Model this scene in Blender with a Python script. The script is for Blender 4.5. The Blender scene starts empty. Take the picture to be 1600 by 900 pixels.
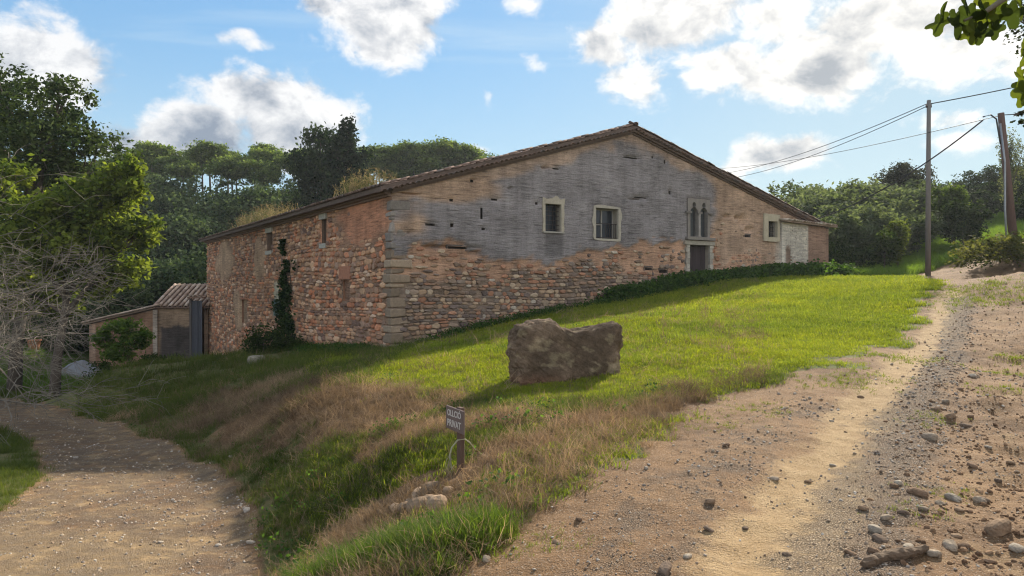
import bpy, bmesh, math, random
import numpy as np
from mathutils import Vector, Matrix, Euler
random.seed(7)
rng = np.random.default_rng(11)
sc = bpy.context.scene
COL = sc.collection
R = math.radians

# ------------------------------------------------------------------ camera
FPX = 1100.0; EYE = 1.6; HOR = 445.0          # focal length in photo pixels, eye height, horizon row
cam_d = bpy.data.cameras.new('camera'); cam = bpy.data.objects.new('camera', cam_d); COL.objects.link(cam)
cam_d.sensor_fit = 'HORIZONTAL'; cam_d.sensor_width = 36.0; cam_d.lens = 36.0 * FPX / 1600.0
cam_d.clip_start = 0.05; cam_d.clip_end = 5000
cam.location = (0, 0, EYE); cam.rotation_euler = (R(90) - math.atan((450 - HOR) / FPX), 0, 0)
sc.camera = cam

# ------------------------------------------------------------------ exposure
sc.view_settings.view_transform = 'Standard'; sc.view_settings.look = 'None'
sc.view_settings.exposure = 2.15; sc.view_settings.gamma = 1.0
sc.view_settings.use_curve_mapping = False
sc.cycles.use_denoising = True; sc.cycles.pixel_filter_type = 'BLACKMAN_HARRIS'; sc.cycles.filter_width = 1.15; sc.cycles.sample_clamp_indirect = 4.0
sc.cycles.max_bounces = 7; sc.cycles.diffuse_bounces = 3; sc.cycles.transmission_bounces = 4
sc.cycles.transparent_max_bounces = 8; sc.cycles.caustics_reflective = False; sc.cycles.caustics_refractive = False

# ------------------------------------------------------------------ node helper
class NT:
    def __init__(s, tree): s.t = tree; s.l = tree.links
    def __call__(s, typ, ins=None, **props):
        n = s.t.nodes.new(typ)
        for k, v in props.items(): setattr(n, k, v)
        for k, v in (ins or {}).items():
            sock = n.inputs[k]
            if isinstance(v, bpy.types.NodeSocket): s.l.new(v, sock)
            elif isinstance(v, bpy.types.Node): s.l.new(v.outputs[0], sock)
            else:
                if sock.type == 'RGBA' and len(v) == 3: v = (*v, 1)
                sock.default_value = v
        return n
    def math(s, op, a, b=0.0, c=None, clamp=False):
        ins = {0: a, 1: b}
        if c is not None: ins[2] = c
        return s('ShaderNodeMath', ins, operation=op, use_clamp=clamp).outputs[0]
    def vmath(s, op, a, b=(0, 0, 0)):
        n = s('ShaderNodeVectorMath', {0: a, 1: b}, operation=op)
        return n.outputs['Value'] if op in ('LENGTH', 'DOT_PRODUCT', 'DISTANCE') else n.outputs[0]
    def mix(s, f, a, b, blend='MIX'):
        n = s('ShaderNodeMix', data_type='RGBA', blend_type=blend)
        for i, v in ((0, f), (6, a), (7, b)):
            if isinstance(v, bpy.types.NodeSocket): s.l.new(v, n.inputs[i])
            else: n.inputs[i].default_value = v if i == 0 else (*v, 1)
        return n.outputs[2]
    def step(s, v, lo, hi, a=0.0, b=1.0):
        n = s('ShaderNodeMapRange', {0: v, 1: lo, 2: hi, 3: a, 4: b}, interpolation_type='SMOOTHSTEP')
        return n.outputs[0]
    def noise(s, vec, scale, detail=4, rough=.55, dist=0.0, dim='3D'):
        ins = {'Scale': scale, 'Detail': detail, 'Roughness': rough, 'Distortion': dist}
        if vec is not None: ins['Vector'] = vec
        return s('ShaderNodeTexNoise', ins, noise_dimensions=dim).outputs[0]

# ------------------------------------------------------------------ sun + sky
SUN_AZ, SUN_EL = R(30), R(26.4)               # azimuth clockwise from +Y (the way the camera looks)
sund = Vector((math.sin(SUN_AZ) * math.cos(SUN_EL), math.cos(SUN_AZ) * math.cos(SUN_EL), math.sin(SUN_EL)))
sl = bpy.data.lights.new('sun', 'SUN'); sl.energy = 2.2; sl.angle = R(1.8); sl.color = (1.0, 0.90, 0.74)
so = bpy.data.objects.new('sun', sl); COL.objects.link(so)
so.rotation_euler = (-sund).to_track_quat('-Z', 'Y').to_euler(); so.location = (20, 30, 40)

world = bpy.data.worlds.new('World'); sc.world = world; world.use_nodes = True
world.node_tree.nodes.clear()
w = NT(world.node_tree)
sky = w('ShaderNodeTexSky', sky_type='NISHITA', sun_disc=False, sun_elevation=SUN_EL, sun_rotation=SUN_AZ,
        altitude=200, air_density=1.0, dust_density=.35, ozone_density=2.5)
tc = w('ShaderNodeTexCoord').outputs['Generated']
sep = w('ShaderNodeSeparateXYZ', {0: tc})
az = w.math('ARCTAN2', sep.outputs[0], sep.outputs[1])
el = w.math('ARCSINE', sep.outputs[2])
p2 = w('ShaderNodeCombineXYZ', {0: az, 1: el}).outputs[0]
def azel(px, py):
    x, y, z = (px - 800) / FPX, 1.0, (HOR - py) / FPX
    return math.atan2(x, y), math.atan2(z, math.hypot(x, y))
# cloud bodies: centre (as seen from the yard) and half sizes in degrees, weight
CL = [(20, 95, 5.5, 3.0, 1.0), (130, 100, 3.2, 1.6, .55), (300, 205, 4.6, 2.6, .9), (420, 160, 5.2, 2.6, 1.0), (470, 215, 4.4, 2.8, 1.0), (220, 225, 4.6, 2.2, .85), (520, 190, 2.6, 2.4, .8),
      (600, 30, 5.0, 3.2, 1.0), (510, 0, 3.0, 1.8, .8), (650, 5, 3.5, 2.5, .9), (940, 65, 3.0, 2.0, .9), (990, 125, 3.0, 2.2, .75), (820, 10, 3.0, 1.2, .5), (830, 98, 1.6, .9, .5),
      (1050, 15, 6.0, 2.8, 1.0), (1130, 95, 3.6, 2.0, .85), (1270, 110, 6.0, 2.6, 1.0), (1340, 60, 3.4, 2.8, .95), (1210, 30, 4.0, 2.4, .8),
      (1420, 20, 6.0, 3.6, .9), (1500, 80, 5.5, 2.8, .75), (1400, 130, 4.0, 1.6, .5), (1220, 245, 3.8, 1.5, .95), (1160, 258, 2.2, 1.0, .7), (1480, 195, 3.2, .9, .5),
      (770, 150, 1.0, 1.2, .42), (380, 48, 1.8, .7, .5), (410, 60, 1.4, .6, .45), (740, 240, 1.6, .7, .6), (1500, 225, 3, 1.0, .5)]
warp = w('ShaderNodeTexNoise', {'Vector': p2, 'Scale': 7.0, 'Detail': 3.0, 'Roughness': .6}, noise_dimensions='3D')
pw = w.vmath('ADD', p2, w.vmath('MULTIPLY', w.vmath('SUBTRACT', warp.outputs['Color'], (.5, .5, .5)), (.10, .075, 0)))
field = None
for (px, py, ra, re, wt) in CL:
    a, e = azel(px, py)
    d = w.vmath('DIVIDE', w.vmath('SUBTRACT', pw, (a, e, 0)), (R(ra), R(re), 1))
    f = w.math('MULTIPLY', w.math('EXPONENT', w.math('MULTIPLY', w.vmath('DOT_PRODUCT', d, d), -.9)), wt)
    field = f if field is None else w.math('MAXIMUM', field, f)
# scattered clouds outside the view, cover thickened behind the camera for fill light
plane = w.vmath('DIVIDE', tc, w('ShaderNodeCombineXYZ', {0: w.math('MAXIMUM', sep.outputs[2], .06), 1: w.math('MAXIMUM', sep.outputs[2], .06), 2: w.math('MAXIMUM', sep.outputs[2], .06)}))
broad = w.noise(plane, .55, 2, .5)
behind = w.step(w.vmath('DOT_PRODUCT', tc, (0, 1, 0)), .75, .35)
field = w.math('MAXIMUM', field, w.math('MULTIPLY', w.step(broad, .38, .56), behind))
fb = w.noise(w.vmath('MULTIPLY', p2, (1, 1.35, 1)), 15, 9, .64, .3)
fine = w.noise(w.vmath('MULTIPLY', p2, (1, 1.25, 1)), 60, 5, .6)
dens = w.math('ADD', field, w.math('MULTIPLY', w.math('SUBTRACT', fb, .5), 1.25))
dens = w.math('ADD', dens, w.math('MULTIPLY', w.math('SUBTRACT', fine, .5), .30))
alpha = w.step(dens, .26, .66)
# relief: the same noise read a little nearer to the sun
sa, se = SUN_AZ, SUN_EL
tosun = w.vmath('NORMALIZE', w.vmath('SUBTRACT', (sa, se + .15, 0), p2))
fb2 = w.noise(w.vmath('MULTIPLY', w.vmath('ADD', p2, w.vmath('MULTIPLY', tosun, (.022, .022, 0))), (1, 1.35, 1)), 17, 5, .6, .25)
relief = w.math('SUBTRACT', fb, fb2)
thick = w.step(dens, .52, 1.12)
# the lower side of a body is its shaded side
low = None
for (px, py, ra, re, wt) in [(335, 222, 6.0, 2.3, 1.0), (255, 230, 4.6, 1.9, .9), (420, 225, 4.0, 1.6, .7), (1275, 125, 4.6, 1.3, .55), (1330, 85, 2.0, 2.0, .35), (1205, 252, 3.4, 1.0, .8), (1360, 70, 1.6, 1.8, .5), (930, 78, 1.9, 1.0, .5), (1040, 45, 3.6, 1.6, .45), (620, 55, 3.0, 1.4, .25)]:
    a, e = azel(px, py)
    d = w.vmath('DIVIDE', w.vmath('SUBTRACT', pw, (a, e, 0)), (R(ra), R(re), 1))
    f = w.math('MULTIPLY', w.math('EXPONENT', w.math('MULTIPLY', w.vmath('DOT_PRODUCT', d, d), -1.0)), wt)
    low = f if low is None else w.math('MAXIMUM', low, f)
shade = w.math('ADD', w.math('MULTIPLY', thick, .42), w.math('MULTIPLY', w.math('MULTIPLY', low, .95), w.step(fb, .34, .62, .25, 1.0)))
shade = w.math('SUBTRACT', shade, w.math('MULTIPLY', relief, 2.8), clamp=True)
sunny = w.math('POWER', w.math('MAXIMUM', w.vmath('DOT_PRODUCT', tc, tuple(sund)), 0.0), 7.0)
ccol = w.mix(shade, (3.0, 3.0, 3.0), (.85, 1.02, 1.30))
ccol = w.mix(w.math('MULTIPLY', sunny, .55), ccol, w.mix(shade, (4.3, 4.05, 3.6), (2.0, 2.0, 1.95)))
front = w.step(w.vmath('DOT_PRODUCT', tc, tuple(sund)), .55, -.6, 1.0, 2.1)      # clouds opposite the sun, out of view, brightened to add fill light
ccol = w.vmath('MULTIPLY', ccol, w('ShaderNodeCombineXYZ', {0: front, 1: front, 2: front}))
cirrus = w.noise(w.vmath('MULTIPLY', plane, (.35, 1.1, 1)), 1.2, 6, .6, .8)
veil = w.math('MULTIPLY', w.step(cirrus, .48, .80), .42)
low_haze = w.step(el, .36, .0, 0.0, .62)
lum = w.vmath('DOT_PRODUCT', sky.outputs[0], (.3, .5, .2))
gain = w.math('DIVIDE', 2.5, w.math('ADD', 2.2, lum))
skyc = w.mix(1.0, sky.outputs[0], (.90, 1.09, 1.08), 'MULTIPLY')
skyc = w.vmath('MULTIPLY', skyc, w('ShaderNodeCombineXYZ', {0: gain, 1: gain, 2: gain}))
skyc = w.mix(w.math('MAXIMUM', veil, low_haze), skyc, (2.1, 2.55, 2.85))
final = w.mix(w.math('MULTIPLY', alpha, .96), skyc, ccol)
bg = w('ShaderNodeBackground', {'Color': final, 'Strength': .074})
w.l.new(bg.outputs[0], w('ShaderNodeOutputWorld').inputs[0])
world.cycles.sampling_method = 'MANUAL'; world.cycles.sample_map_resolution = 512

# ------------------------------------------------------------------ small numeric helpers
def pix(px, py, Y):
    return ((px - 800) / FPX * Y, Y, EYE + (HOR - py) / FPX * Y)
def _h(i, j, s):
    n = (i.astype(np.int64) * 374761393 + j.astype(np.int64) * 668265263 + s * 974634777) & 0x7fffffff
    n = ((n ^ (n >> 13)) * 1274126177) & 0x7fffffff
    return ((n ^ (n >> 16)) & 0xffff) / 65535.0
def vnoise(x, y, s=0):
    x = np.asarray(x, float); y = np.asarray(y, float)
    i = np.floor(x); j = np.floor(y); fx = x - i; fy = y - j
    fx = fx * fx * (3 - 2 * fx); fy = fy * fy * (3 - 2 * fy)
    return (_h(i, j, s) * (1 - fx) + _h(i + 1, j, s) * fx) * (1 - fy) + (_h(i, j + 1, s) * (1 - fx) + _h(i + 1, j + 1, s) * fx) * fy
def fbm(x, y, s=0, o=4):
    t = 0; a = .5
    for k in range(o): t = t + a * vnoise(np.asarray(x) * 2 ** k + 13.7 * k, np.asarray(y) * 2 ** k + 7.1 * k, s + k); a *= .5
    return t / (1 - .5 ** o)
def sst(v, lo, hi):
    t = np.clip((v - lo) / (hi - lo), 0, 1); return t * t * (3 - 2 * t)

def mesh(name, V, F, mat=None, col=None, smooth=False):
    """V (n,3), F list of faces or (m,k) array; col: per-vertex rgb (n,3)"""
    me = bpy.data.meshes.new(name)
    V = np.asarray(V, dtype=np.float32)
    if isinstance(F, np.ndarray):
        m, k = F.shape
        me.vertices.add(len(V)); me.vertices.foreach_set('co', V.ravel())
        me.loops.add(m * k); me.loops.foreach_set('vertex_index', F.astype(np.int32).ravel())
        me.polygons.add(m); me.polygons.foreach_set('loop_start', np.arange(0, m * k, k, dtype=np.int32))
        me.update(calc_edges=True)
    else:
        me.from_pydata(V.tolist(), [], F); me.update()
    if smooth: me.polygons.foreach_set('use_smooth', np.ones(len(me.polygons), dtype=bool))
    if col is not None:
        c = np.ones((len(V), 4), dtype=np.float32); c[:, :3] = col
        at = me.color_attributes.new('Col', 'FLOAT_COLOR', 'POINT'); at.data.foreach_set('color', c.ravel())
    if mat: me.materials.append(mat)
    return me
def add(name, me, parent=None, loc=None, rot=None, **props):
    o = bpy.data.objects.new(name, me); COL.objects.link(o)
    if parent: o.parent = parent
    if loc is not None: o.location = loc
    if rot is not None: o.rotation_euler = rot
    for k, v in props.items(): o[k] = v
    return o
def thing(name, label, category, loc=(0, 0, 0), rz=0, group=None):
    o = add(name, None, loc=loc, rot=(0, 0, rz), label=label, category=category)
    if group: o['group'] = group
    return o
def copy_tree(o, parent=None):
    c = o.copy(); COL.objects.link(c)
    if parent: c.parent = parent
    for ch in list(o.children): copy_tree(ch, c)
    return c

class MB:
    """collects shapes into one mesh"""
    def __init__(s): s.V = []; s.F = []; s.C = []; s.n = 0
    def put(s, V, F, col=None):
        V = np.asarray(V, float).reshape(-1, 3)
        s.V.append(V); s.F += [tuple(int(i) + s.n for i in f) for f in F]
        s.C.append(np.tile(np.asarray(col if col is not None else (.5, .5, .5), float), (len(V), 1)) if np.ndim(col) < 2 else np.asarray(col))
        s.n += len(V); return s
    def box(s, lo, hi, col=None, M=None):
        x0, y0, z0 = lo; x1, y1, z1 = hi
        V = np.array([(x0, y0, z0), (x1, y0, z0), (x1, y1, z0), (x0, y1, z0), (x0, y0, z1), (x1, y0, z1), (x1, y1, z1), (x0, y1, z1)])
        if M is not None: V = np.array([M @ Vector(v) for v in V])
        return s.put(V, [(0, 3, 2, 1), (4, 5, 6, 7), (0, 1, 5, 4), (1, 2, 6, 5), (2, 3, 7, 6), (3, 0, 4, 7)], col)
    def tube(s, P, rad, n=6, col=None, cap=True):
        P = np.asarray(P, float); m = len(P); rad = np.broadcast_to(np.asarray(rad, float), (m,))
        T = np.gradient(P, axis=0); T /= np.linalg.norm(T, axis=1)[:, None] + 1e-9
        up = np.array((0, 0, 1.0)) if abs(T[0][2]) < .9 else np.array((1.0, 0, 0))
        A = np.cross(T, up); A /= np.linalg.norm(A, axis=1)[:, None] + 1e-9; B = np.cross(T, A)
        th = np.arange(n) * 2 * math.pi / n
        V = (P[:, None] + rad[:, None, None] * (A[:, None] * np.cos(th)[None, :, None] + B[:, None] * np.sin(th)[None, :, None])).reshape(-1, 3)
        F = [(i * n + k, i * n + (k + 1) % n, (i + 1) * n + (k + 1) % n, (i + 1) * n + k) for i in range(m - 1) for k in range(n)]
        if cap: F += [tuple(range(n))[::-1], tuple((m - 1) * n + k for k in range(n))]
        return s.put(V, F, col)
    def mesh(s, name, mat, smooth=False):
        return mesh(name, np.concatenate(s.V), s.F, mat, np.concatenate(s.C), smooth)
    def build(s, name, mat, parent=None, smooth=False, **kw):
        return add(name, s.mesh(name, mat, smooth), parent, **kw)

# ------------------------------------------------------------------ materials
def new_mat(name):
    m = bpy.data.materials.new(name); m.use_nodes = True; m.node_tree.nodes.clear()
    return m, NT(m.node_tree)
def out(n, sh): n.l.new(sh, n('ShaderNodeOutputMaterial').inputs[0])
def mat_vcol(name, rough=.9, scale=8, amt=.35, bump=.3, bscale=None, spec=.2, stretch=(1, 1, 1), dist=.02, gain=1.0):
    """colour from the piece's own Col attribute, mottled by noise"""
    m, n = new_mat(name)
    col = n('ShaderNodeAttribute', attribute_name='Col').outputs[0]
    g = n('ShaderNodeNewGeometry').outputs['Position']
    v = n.vmath('MULTIPLY', g, stretch)
    nz = n.noise(v, scale, 6, .65)
    nz2 = n.noise(v, scale * 4.3, 4, .6)
    f = n.math('ADD', n.math('MULTIPLY', n.math('SUBTRACT', nz, .5), 2 * amt), n.math('MULTIPLY', n.math('SUBTRACT', nz2, .5), 1.2 * amt))
    f = n.math('MULTIPLY', n.math('MAXIMUM', n.math('ADD', f, 1.0), .15), gain)
    c = n.vmath('MULTIPLY', col, n('ShaderNodeCombineXYZ', {0: f, 1: f, 2: f}))
    b = n('ShaderNodeBump', {'Height': n.noise(v, bscale or scale * 3, 6, .7), 'Strength': bump, 'Distance': dist})
    bs = n('ShaderNodeBsdfPrincipled', {'Base Color': c, 'Roughness': rough, 'Normal': b, 'Specular IOR Level': spec})
    out(n, bs.outputs[0]); return m
def mat_leaf(name, trans=.45, spec=.15, rough=.5, tint=(1.25, 1.3, .55), inst=False):
    m, n = new_mat(name)
    col = n('ShaderNodeAttribute', attribute_name='Col').outputs[0]
    if inst:
        t = n('ShaderNodeAttribute', attribute_name='tint', attribute_type='INSTANCER')
        col = n.mix(1.0, col, t.outputs[0], 'MULTIPLY')
    bs = n('ShaderNodeBsdfPrincipled', {'Base Color': col, 'Roughness': rough, 'Specular IOR Level': spec})
    tr = n('ShaderNodeBsdfTranslucent', {'Color': n.mix(1.0, col, tint, 'MULTIPLY')})
    out(n, n('ShaderNodeMixShader', {0: trans, 1: bs.outputs[0], 2: tr.outputs[0]}).outputs[0]); return m
def mat_plain(name, c, rough=.8, metallic=0, amt=.25, scale=12, bump=.15):
    m, n = new_mat(name)
    g = n('ShaderNodeNewGeometry').outputs['Position']
    nz = n.noise(g, scale, 5, .6)
    cc = n.mix(nz, tuple(x * (1 - amt) for x in c), tuple(min(1, x * (1 + amt)) for x in c))
    b = n('ShaderNodeBump', {'Height': nz, 'Strength': bump, 'Distance': .01})
    bs = n('ShaderNodeBsdfPrincipled', {'Base Color': cc, 'Roughness': rough, 'Metallic': metallic, 'Normal': b})
    out(n, bs.outputs[0]); return m

M_STONE = mat_vcol('rubble_stone', .92, 9, .5, .7, 24, gain=1.2)
M_TILE = mat_vcol('clay_tile', .9, 6, .5, .4, 30, gain=1.2)
M_ROCK = mat_vcol('field_rock', .95, 9, .75, 1.0, 26, gain=.95, spec=.05)
M_BARK = mat_vcol('bark', .95, 6, .4, .8, 14, stretch=(1, 1, .3))
M_WOOD = mat_vcol('weathered_wood', .85, 5, .35, .5, 18, stretch=(3, 3, .35))
M_PLAS = mat_vcol('pale_plaster', .95, 4, .32, .5, 16, gain=1.1)
M_LEAF = mat_leaf('leaf', .5, .05, .8)
M_LEAFD = mat_leaf('leaf_evergreen', .30, .04, .85, (1.1, 1.2, .6))
M_GRASS = mat_leaf('grass_blade', .55, .06, .7, (1.35, 1.35, .45), inst=True)
M_DRY = mat_leaf('dry_blade', .35, .1, .8, (1.1, 1.0, .8), inst=True)
M_DRYP = mat_leaf('dry_stem', .3, .1, .8, (1.1, 1.0, .8))
M_DARK = mat_plain('dark_interior', (.012, .012, .014), .9)
M_IRON = mat_plain('rusty_iron', (.045, .032, .028), .7, .4)
M_GLASSY = mat_plain('dusty_pane', (.02, .025, .035), .22, 0, .3, 3)
M_METAL = mat_plain('galvanised_metal', (.30, .31, .32), .5, .7)
M_WIRE = mat_plain('black_cable', (.02, .02, .022), .6)
# ================================================================== TERRAIN
CP = [pix(*p) for p in [
    (1000, 900, 3.9), (1300, 900, 4.0), (1600, 900, 4.1), (700, 890, 4.4), (1000, 700, 6.9), (1300, 700, 7.0), (1600, 700, 7.2),
    (1200, 600, 10.3), (1600, 580, 12), (1400, 560, 12.2), (1430, 500, 18), (1600, 500, 17), (1480, 437, 37), (1600, 437, 29), (1350, 434, 38),
    (1150, 480, 24), (1000, 503, 20), (615, 546, 26), (850, 491, 29.8), (985, 464, 32.5), (1090, 440, 35.1), (1280, 432, 41),
    (802, 539, 18), (560, 571, 18.8), (700, 580, 15), (885, 600, 12), (950, 640, 9), (1100, 600, 10.8),
    (440, 572, 24), (330, 560, 34), (418, 550, 41), (325, 556, 56), (180, 577, 31), (250, 568, 32), (30, 618, 36), (110, 618, 33), (95, 612, 38),
    (0, 602, 38), (100, 605, 42), (60, 585, 45), (60, 548, 50), (10, 545, 51), (245, 590, 54), (140, 590, 52),
    (560, 860, 6.1), (715, 737, 7), (600, 790, 7.5), (640, 700, 8.7), (500, 700, 11), (450, 780, 9.3), (560, 622, 12.9), (450, 640, 14.6), (380, 690, 15.6),
    (760, 690, 8), (850, 760, 5.8), (800, 640, 10), (560, 602, 14.4),
    (660, 640, 11.6), (480, 600, 17), (350, 600, 24), (400, 655, 16.0), (300, 645, 21), (200, 645, 25.5),
    (1500, 405, 47), (1440, 425, 44), (1560, 355, 62), (1350, 400, 60), (1250, 420, 60), (1500, 330, 78), (1560, 424, 36), (1600, 390, 34), (1640, 420, 26), (1620, 370, 42)]]
def lane_y(py): return 2.285 / ((py - 445) / FPX - .095)      # the lane falls away evenly
CP += [pix(px, py, lane_y(py)) for px, py in [(420, 890), (300, 890), (150, 890), (0, 890), (400, 830), (280, 830), (130, 830), (0, 830), (385, 782), (260, 780), (120, 780), (0, 780), (345, 742), (220, 742), (100, 742), (-40, 742), (320, 718), (180, 712), (60, 712), (-60, 712), (235, 685), (110, 682), (0, 682), (160, 660), (50, 660), (-60, 660), (115, 643), (20, 643), (70, 632), (-30, 632)]]
CP += [(0, 0, 0), (-2, 0, -.2), (3, 0, .1), (0, -6, -.3), (8, -4, .3), (-8, -4, -.9), (-5, 3, -1.1), (-14, 10, -1.7), (-20, 20, -2.6), (-30, 30, -2.6), (-40, 45, -3),
       (10, 5, .35), (14, 10, 1.0), (20, 20, 2.4), (32, 30, 5), (12, 42, 2.2), (0, 44, .5), (-12, 44, -2.5), (10, 60, 2.5), (-5, 62, -1),
       (-60, 75, -2), (-30, 75, -3.8), (-10, 76, -1), (15, 78, 2), (-60, 112, 14.5), (-40, 112, 15), (-22, 112, 14), (-5, 112, 13), (12, 112, 11), (-45, 90, 4.5), (-20, 92, 5.5), (-60, 145, 9), (-20, 145, 8), (10, 145, 8),
       (-60, 220, 4), (0, 220, 4), (60, 90, 11), (40, 110, 12), (90, 110, 14), (60, 160, 15), (-120, 100, 6), (120, 40, 14), (-90, 20, -3), (60, 0, 5),
       (0, -25, -1), (-30, -20, -2), (30, -20, 2), (0, -150, 0), (-200, 0, 0), (220, 0, 15), (-250, 250, 5), (250, 250, 25), (0, 350, 5)]
for k in range(10): CP.append((1000 * math.cos(k * math.pi / 5), 1000 * math.sin(k * math.pi / 5), 4.0))
CP = np.array(CP)
def _phi(d): return np.sqrt(d * d + .36)
_A = _phi(np.linalg.norm(CP[:, None, :2] - CP[None, :, :2], axis=2)) - 1e-2 * 0
_n = len(CP)
_S = np.block([[_A - .05 * np.eye(_n), np.ones((_n, 1))], [np.ones((1, _n)), np.zeros((1, 1))]])
_W = np.linalg.solve(_S, np.append(CP[:, 2], 0))
def H0(x, y):
    x = np.asarray(x, float).ravel(); y = np.asarray(y, float).ravel(); r = np.empty(len(x))
    for i in range(0, len(x), 40000):
        d = np.hypot(x[i:i + 40000, None] - CP[None, :, 0], y[i:i + 40000, None] - CP[None, :, 1])
        r[i:i + 40000] = _phi(d) @ _W[:-1] + _W[-1]
    return r
def hit0(px, py, H=H0):
    dx, dz = (px - 800) / FPX, (HOR - py) / FPX
    Y = np.concatenate([np.arange(2, 60, .05), np.arange(60, 300, .5)])
    g = H(dx * Y, Y) - (EYE + dz * Y)
    i = int(np.argmax(g > 0)) if (g > 0).any() else len(Y) - 1
    return dx * Y[i], Y[i]
TRACK = [hit0(*p) for p in [(690, 897), (770, 845), (860, 795), (930, 742), (1000, 692), (1060, 652), (1130, 622), (1230, 602), (1330, 574), (1400, 534), (1440, 497), (1460, 460), (1466, 442)]]
TRACK += [(24, 42), (30, 46), (34, 44), (27.5, 37), (23, 30), (18, 21), (16, 14), (14, 8), (12, 0), (10, -8), (-3, -8), (-1.6, 0), (-1.0, 3)]
LANE = [hit0(*p) for p in [(440, 899), (405, 830), (385, 780), (330, 722), (230, 684), (120, 645), (70, 630), (30, 622), (-60, 620)]]
LANE += [(-36, 31), (-34, 24)] + [hit0(*p) for p in [(-60, 672), (0, 674), (40, 692), (60, 716), (54, 745), (30, 775), (0, 797), (-100, 830)]] + [(-10, 5), (-9, -8), (-4.5, -8), (-3.6, 0), (-2.6, 4)]
def sd_poly(x, y, P):
    P = np.asarray(P); x = np.asarray(x); y = np.asarray(y)
    d = np.full(x.shape, 1e9); ins = np.zeros(x.shape, bool)
    for i in range(len(P)):
        ax, ay = P[i]; bx, by = P[(i + 1) % len(P)]
        ex, ey = bx - ax, by - ay
        t = np.clip(((x - ax) * ex + (y - ay) * ey) / (ex * ex + ey * ey + 1e-12), 0, 1)
        d = np.minimum(d, np.hypot(x - ax - t * ex, y - ay - t * ey))
        c = ((ay > y) != (by > y)) & (x < ex * (y - ay) / (ey if ey else 1e-12) + ax); ins ^= c
    return np.where(ins, d, -d)
def d_line(x, y, P):
    P = np.asarray(P); d = np.full(np.shape(x), 1e9)
    for i in range(len(P) - 1):
        ax, ay = P[i]; ex, ey = P[i + 1] - P[i]
        t = np.clip(((x - ax) * ex + (y - ay) * ey) / (ex * ex + ey * ey + 1e-12), 0, 1)
        d = np.minimum(d, np.hypot(x - ax - t * ex, y - ay - t * ey))
    return d
def px_line(L): return np.array([hit0(*p) for p in L])
RUT = px_line([(1180, 900), (1240, 800), (1290, 720), (1360, 630), (1410, 580), (1470, 500), (1488, 450)])
RUT2 = px_line([(1540, 900), (1560, 780), (1580, 680), (1585, 600), (1560, 520), (1540, 460)])
GRAV = px_line([(1300, 880), (1370, 760), (1420, 660), (1460, 590), (1490, 520), (1500, 465)])
GRAV2 = px_line([(960, 900), (1050, 790), (1160, 700), (1260, 640)])
LRUT = px_line([(0, 830), (120, 780), (230, 745), (260, 715), (180, 680), (60, 640)])
LRUT2 = px_line([(100, 880), (250, 830), (340, 790), (345, 760), (290, 715), (150, 660)])
# bare reddish places on the bank
BARE = [(*hit0(*p), r) for p, r in [((500, 640), 1.6), ((430, 640), 1.6), ((560, 640), 1.3), ((600, 655), 1.0), ((620, 800), .9), ((560, 830), .7), ((950, 655), .6), ((1010, 650), .6), ((790, 700), .5),
                                    ((730, 735), .5), ((690, 780), .6), ((370, 630), 1.3), ((640, 680), .8), ((850, 690), .45), ((760, 660), .5), ((1080, 640), .5), ((330, 660), 1.0)]]
def masks(x, y):
    x = np.asarray(x, float); y = np.asarray(y, float)
    wob = (fbm(x * .9, y * .9, 3, 4) - .5) * 1.3 * np.clip(y / 9, .5, 1.4)
    t = sd_poly(x, y, TRACK) + wob; l = sd_poly(x, y, LANE) + wob * .22
    track = sst(t, -.18, .18); lane = sst(l, -.2, .2)
    path = np.maximum(track, lane)
    bare = np.zeros_like(x)
    for bx, by, r in BARE: bare = np.maximum(bare, np.exp(-((x - bx) ** 2 + (y - by) ** 2) / r ** 2 * 1.1))
    bare = sst(bare + (fbm(x * 1.6, y * 1.6, 9, 4) - .5) * .9, .35, .75) * (1 - path)
    wl = (fbm(x * .7, y * .7, 21, 3) - .5) * .5
    sand = np.maximum.reduce([np.exp(-((d_line(x, y, RUT) + wl) / .38) ** 2), .3 * np.exp(-((d_line(x, y, RUT2) + wl) / .5) ** 2),
                              .6 * np.exp(-((d_line(x, y, LRUT) + wl) / .7) ** 2), .55 * np.exp(-((d_line(x, y, LRUT2) + wl) / .6) ** 2)]) * path
    sand = np.maximum(sand, lane * (.14 + .5 * fbm(x * .9, y * .9, 27, 3)))
    sand = np.maximum(sand, lane * sst(-x - y * .0, 3.0, 4.0) * sst(9.2 - y, -.6, 1.0) * .8)
    grav = np.maximum.reduce([1.0 * np.exp(-((d_line(x, y, GRAV) + wl) / .42) ** 2), .6 * np.exp(-((d_line(x, y, GRAV2) + wl) / .75) ** 2), lane * .75]) * path
    grass = (1 - path) * (1 - bare)
    # thin grass creeping onto the far side of the track
    return dict(track=track, lane=lane, path=path, bare=bare, sand=sand, grav=grav, grass=grass, t=t, l=l)
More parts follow.
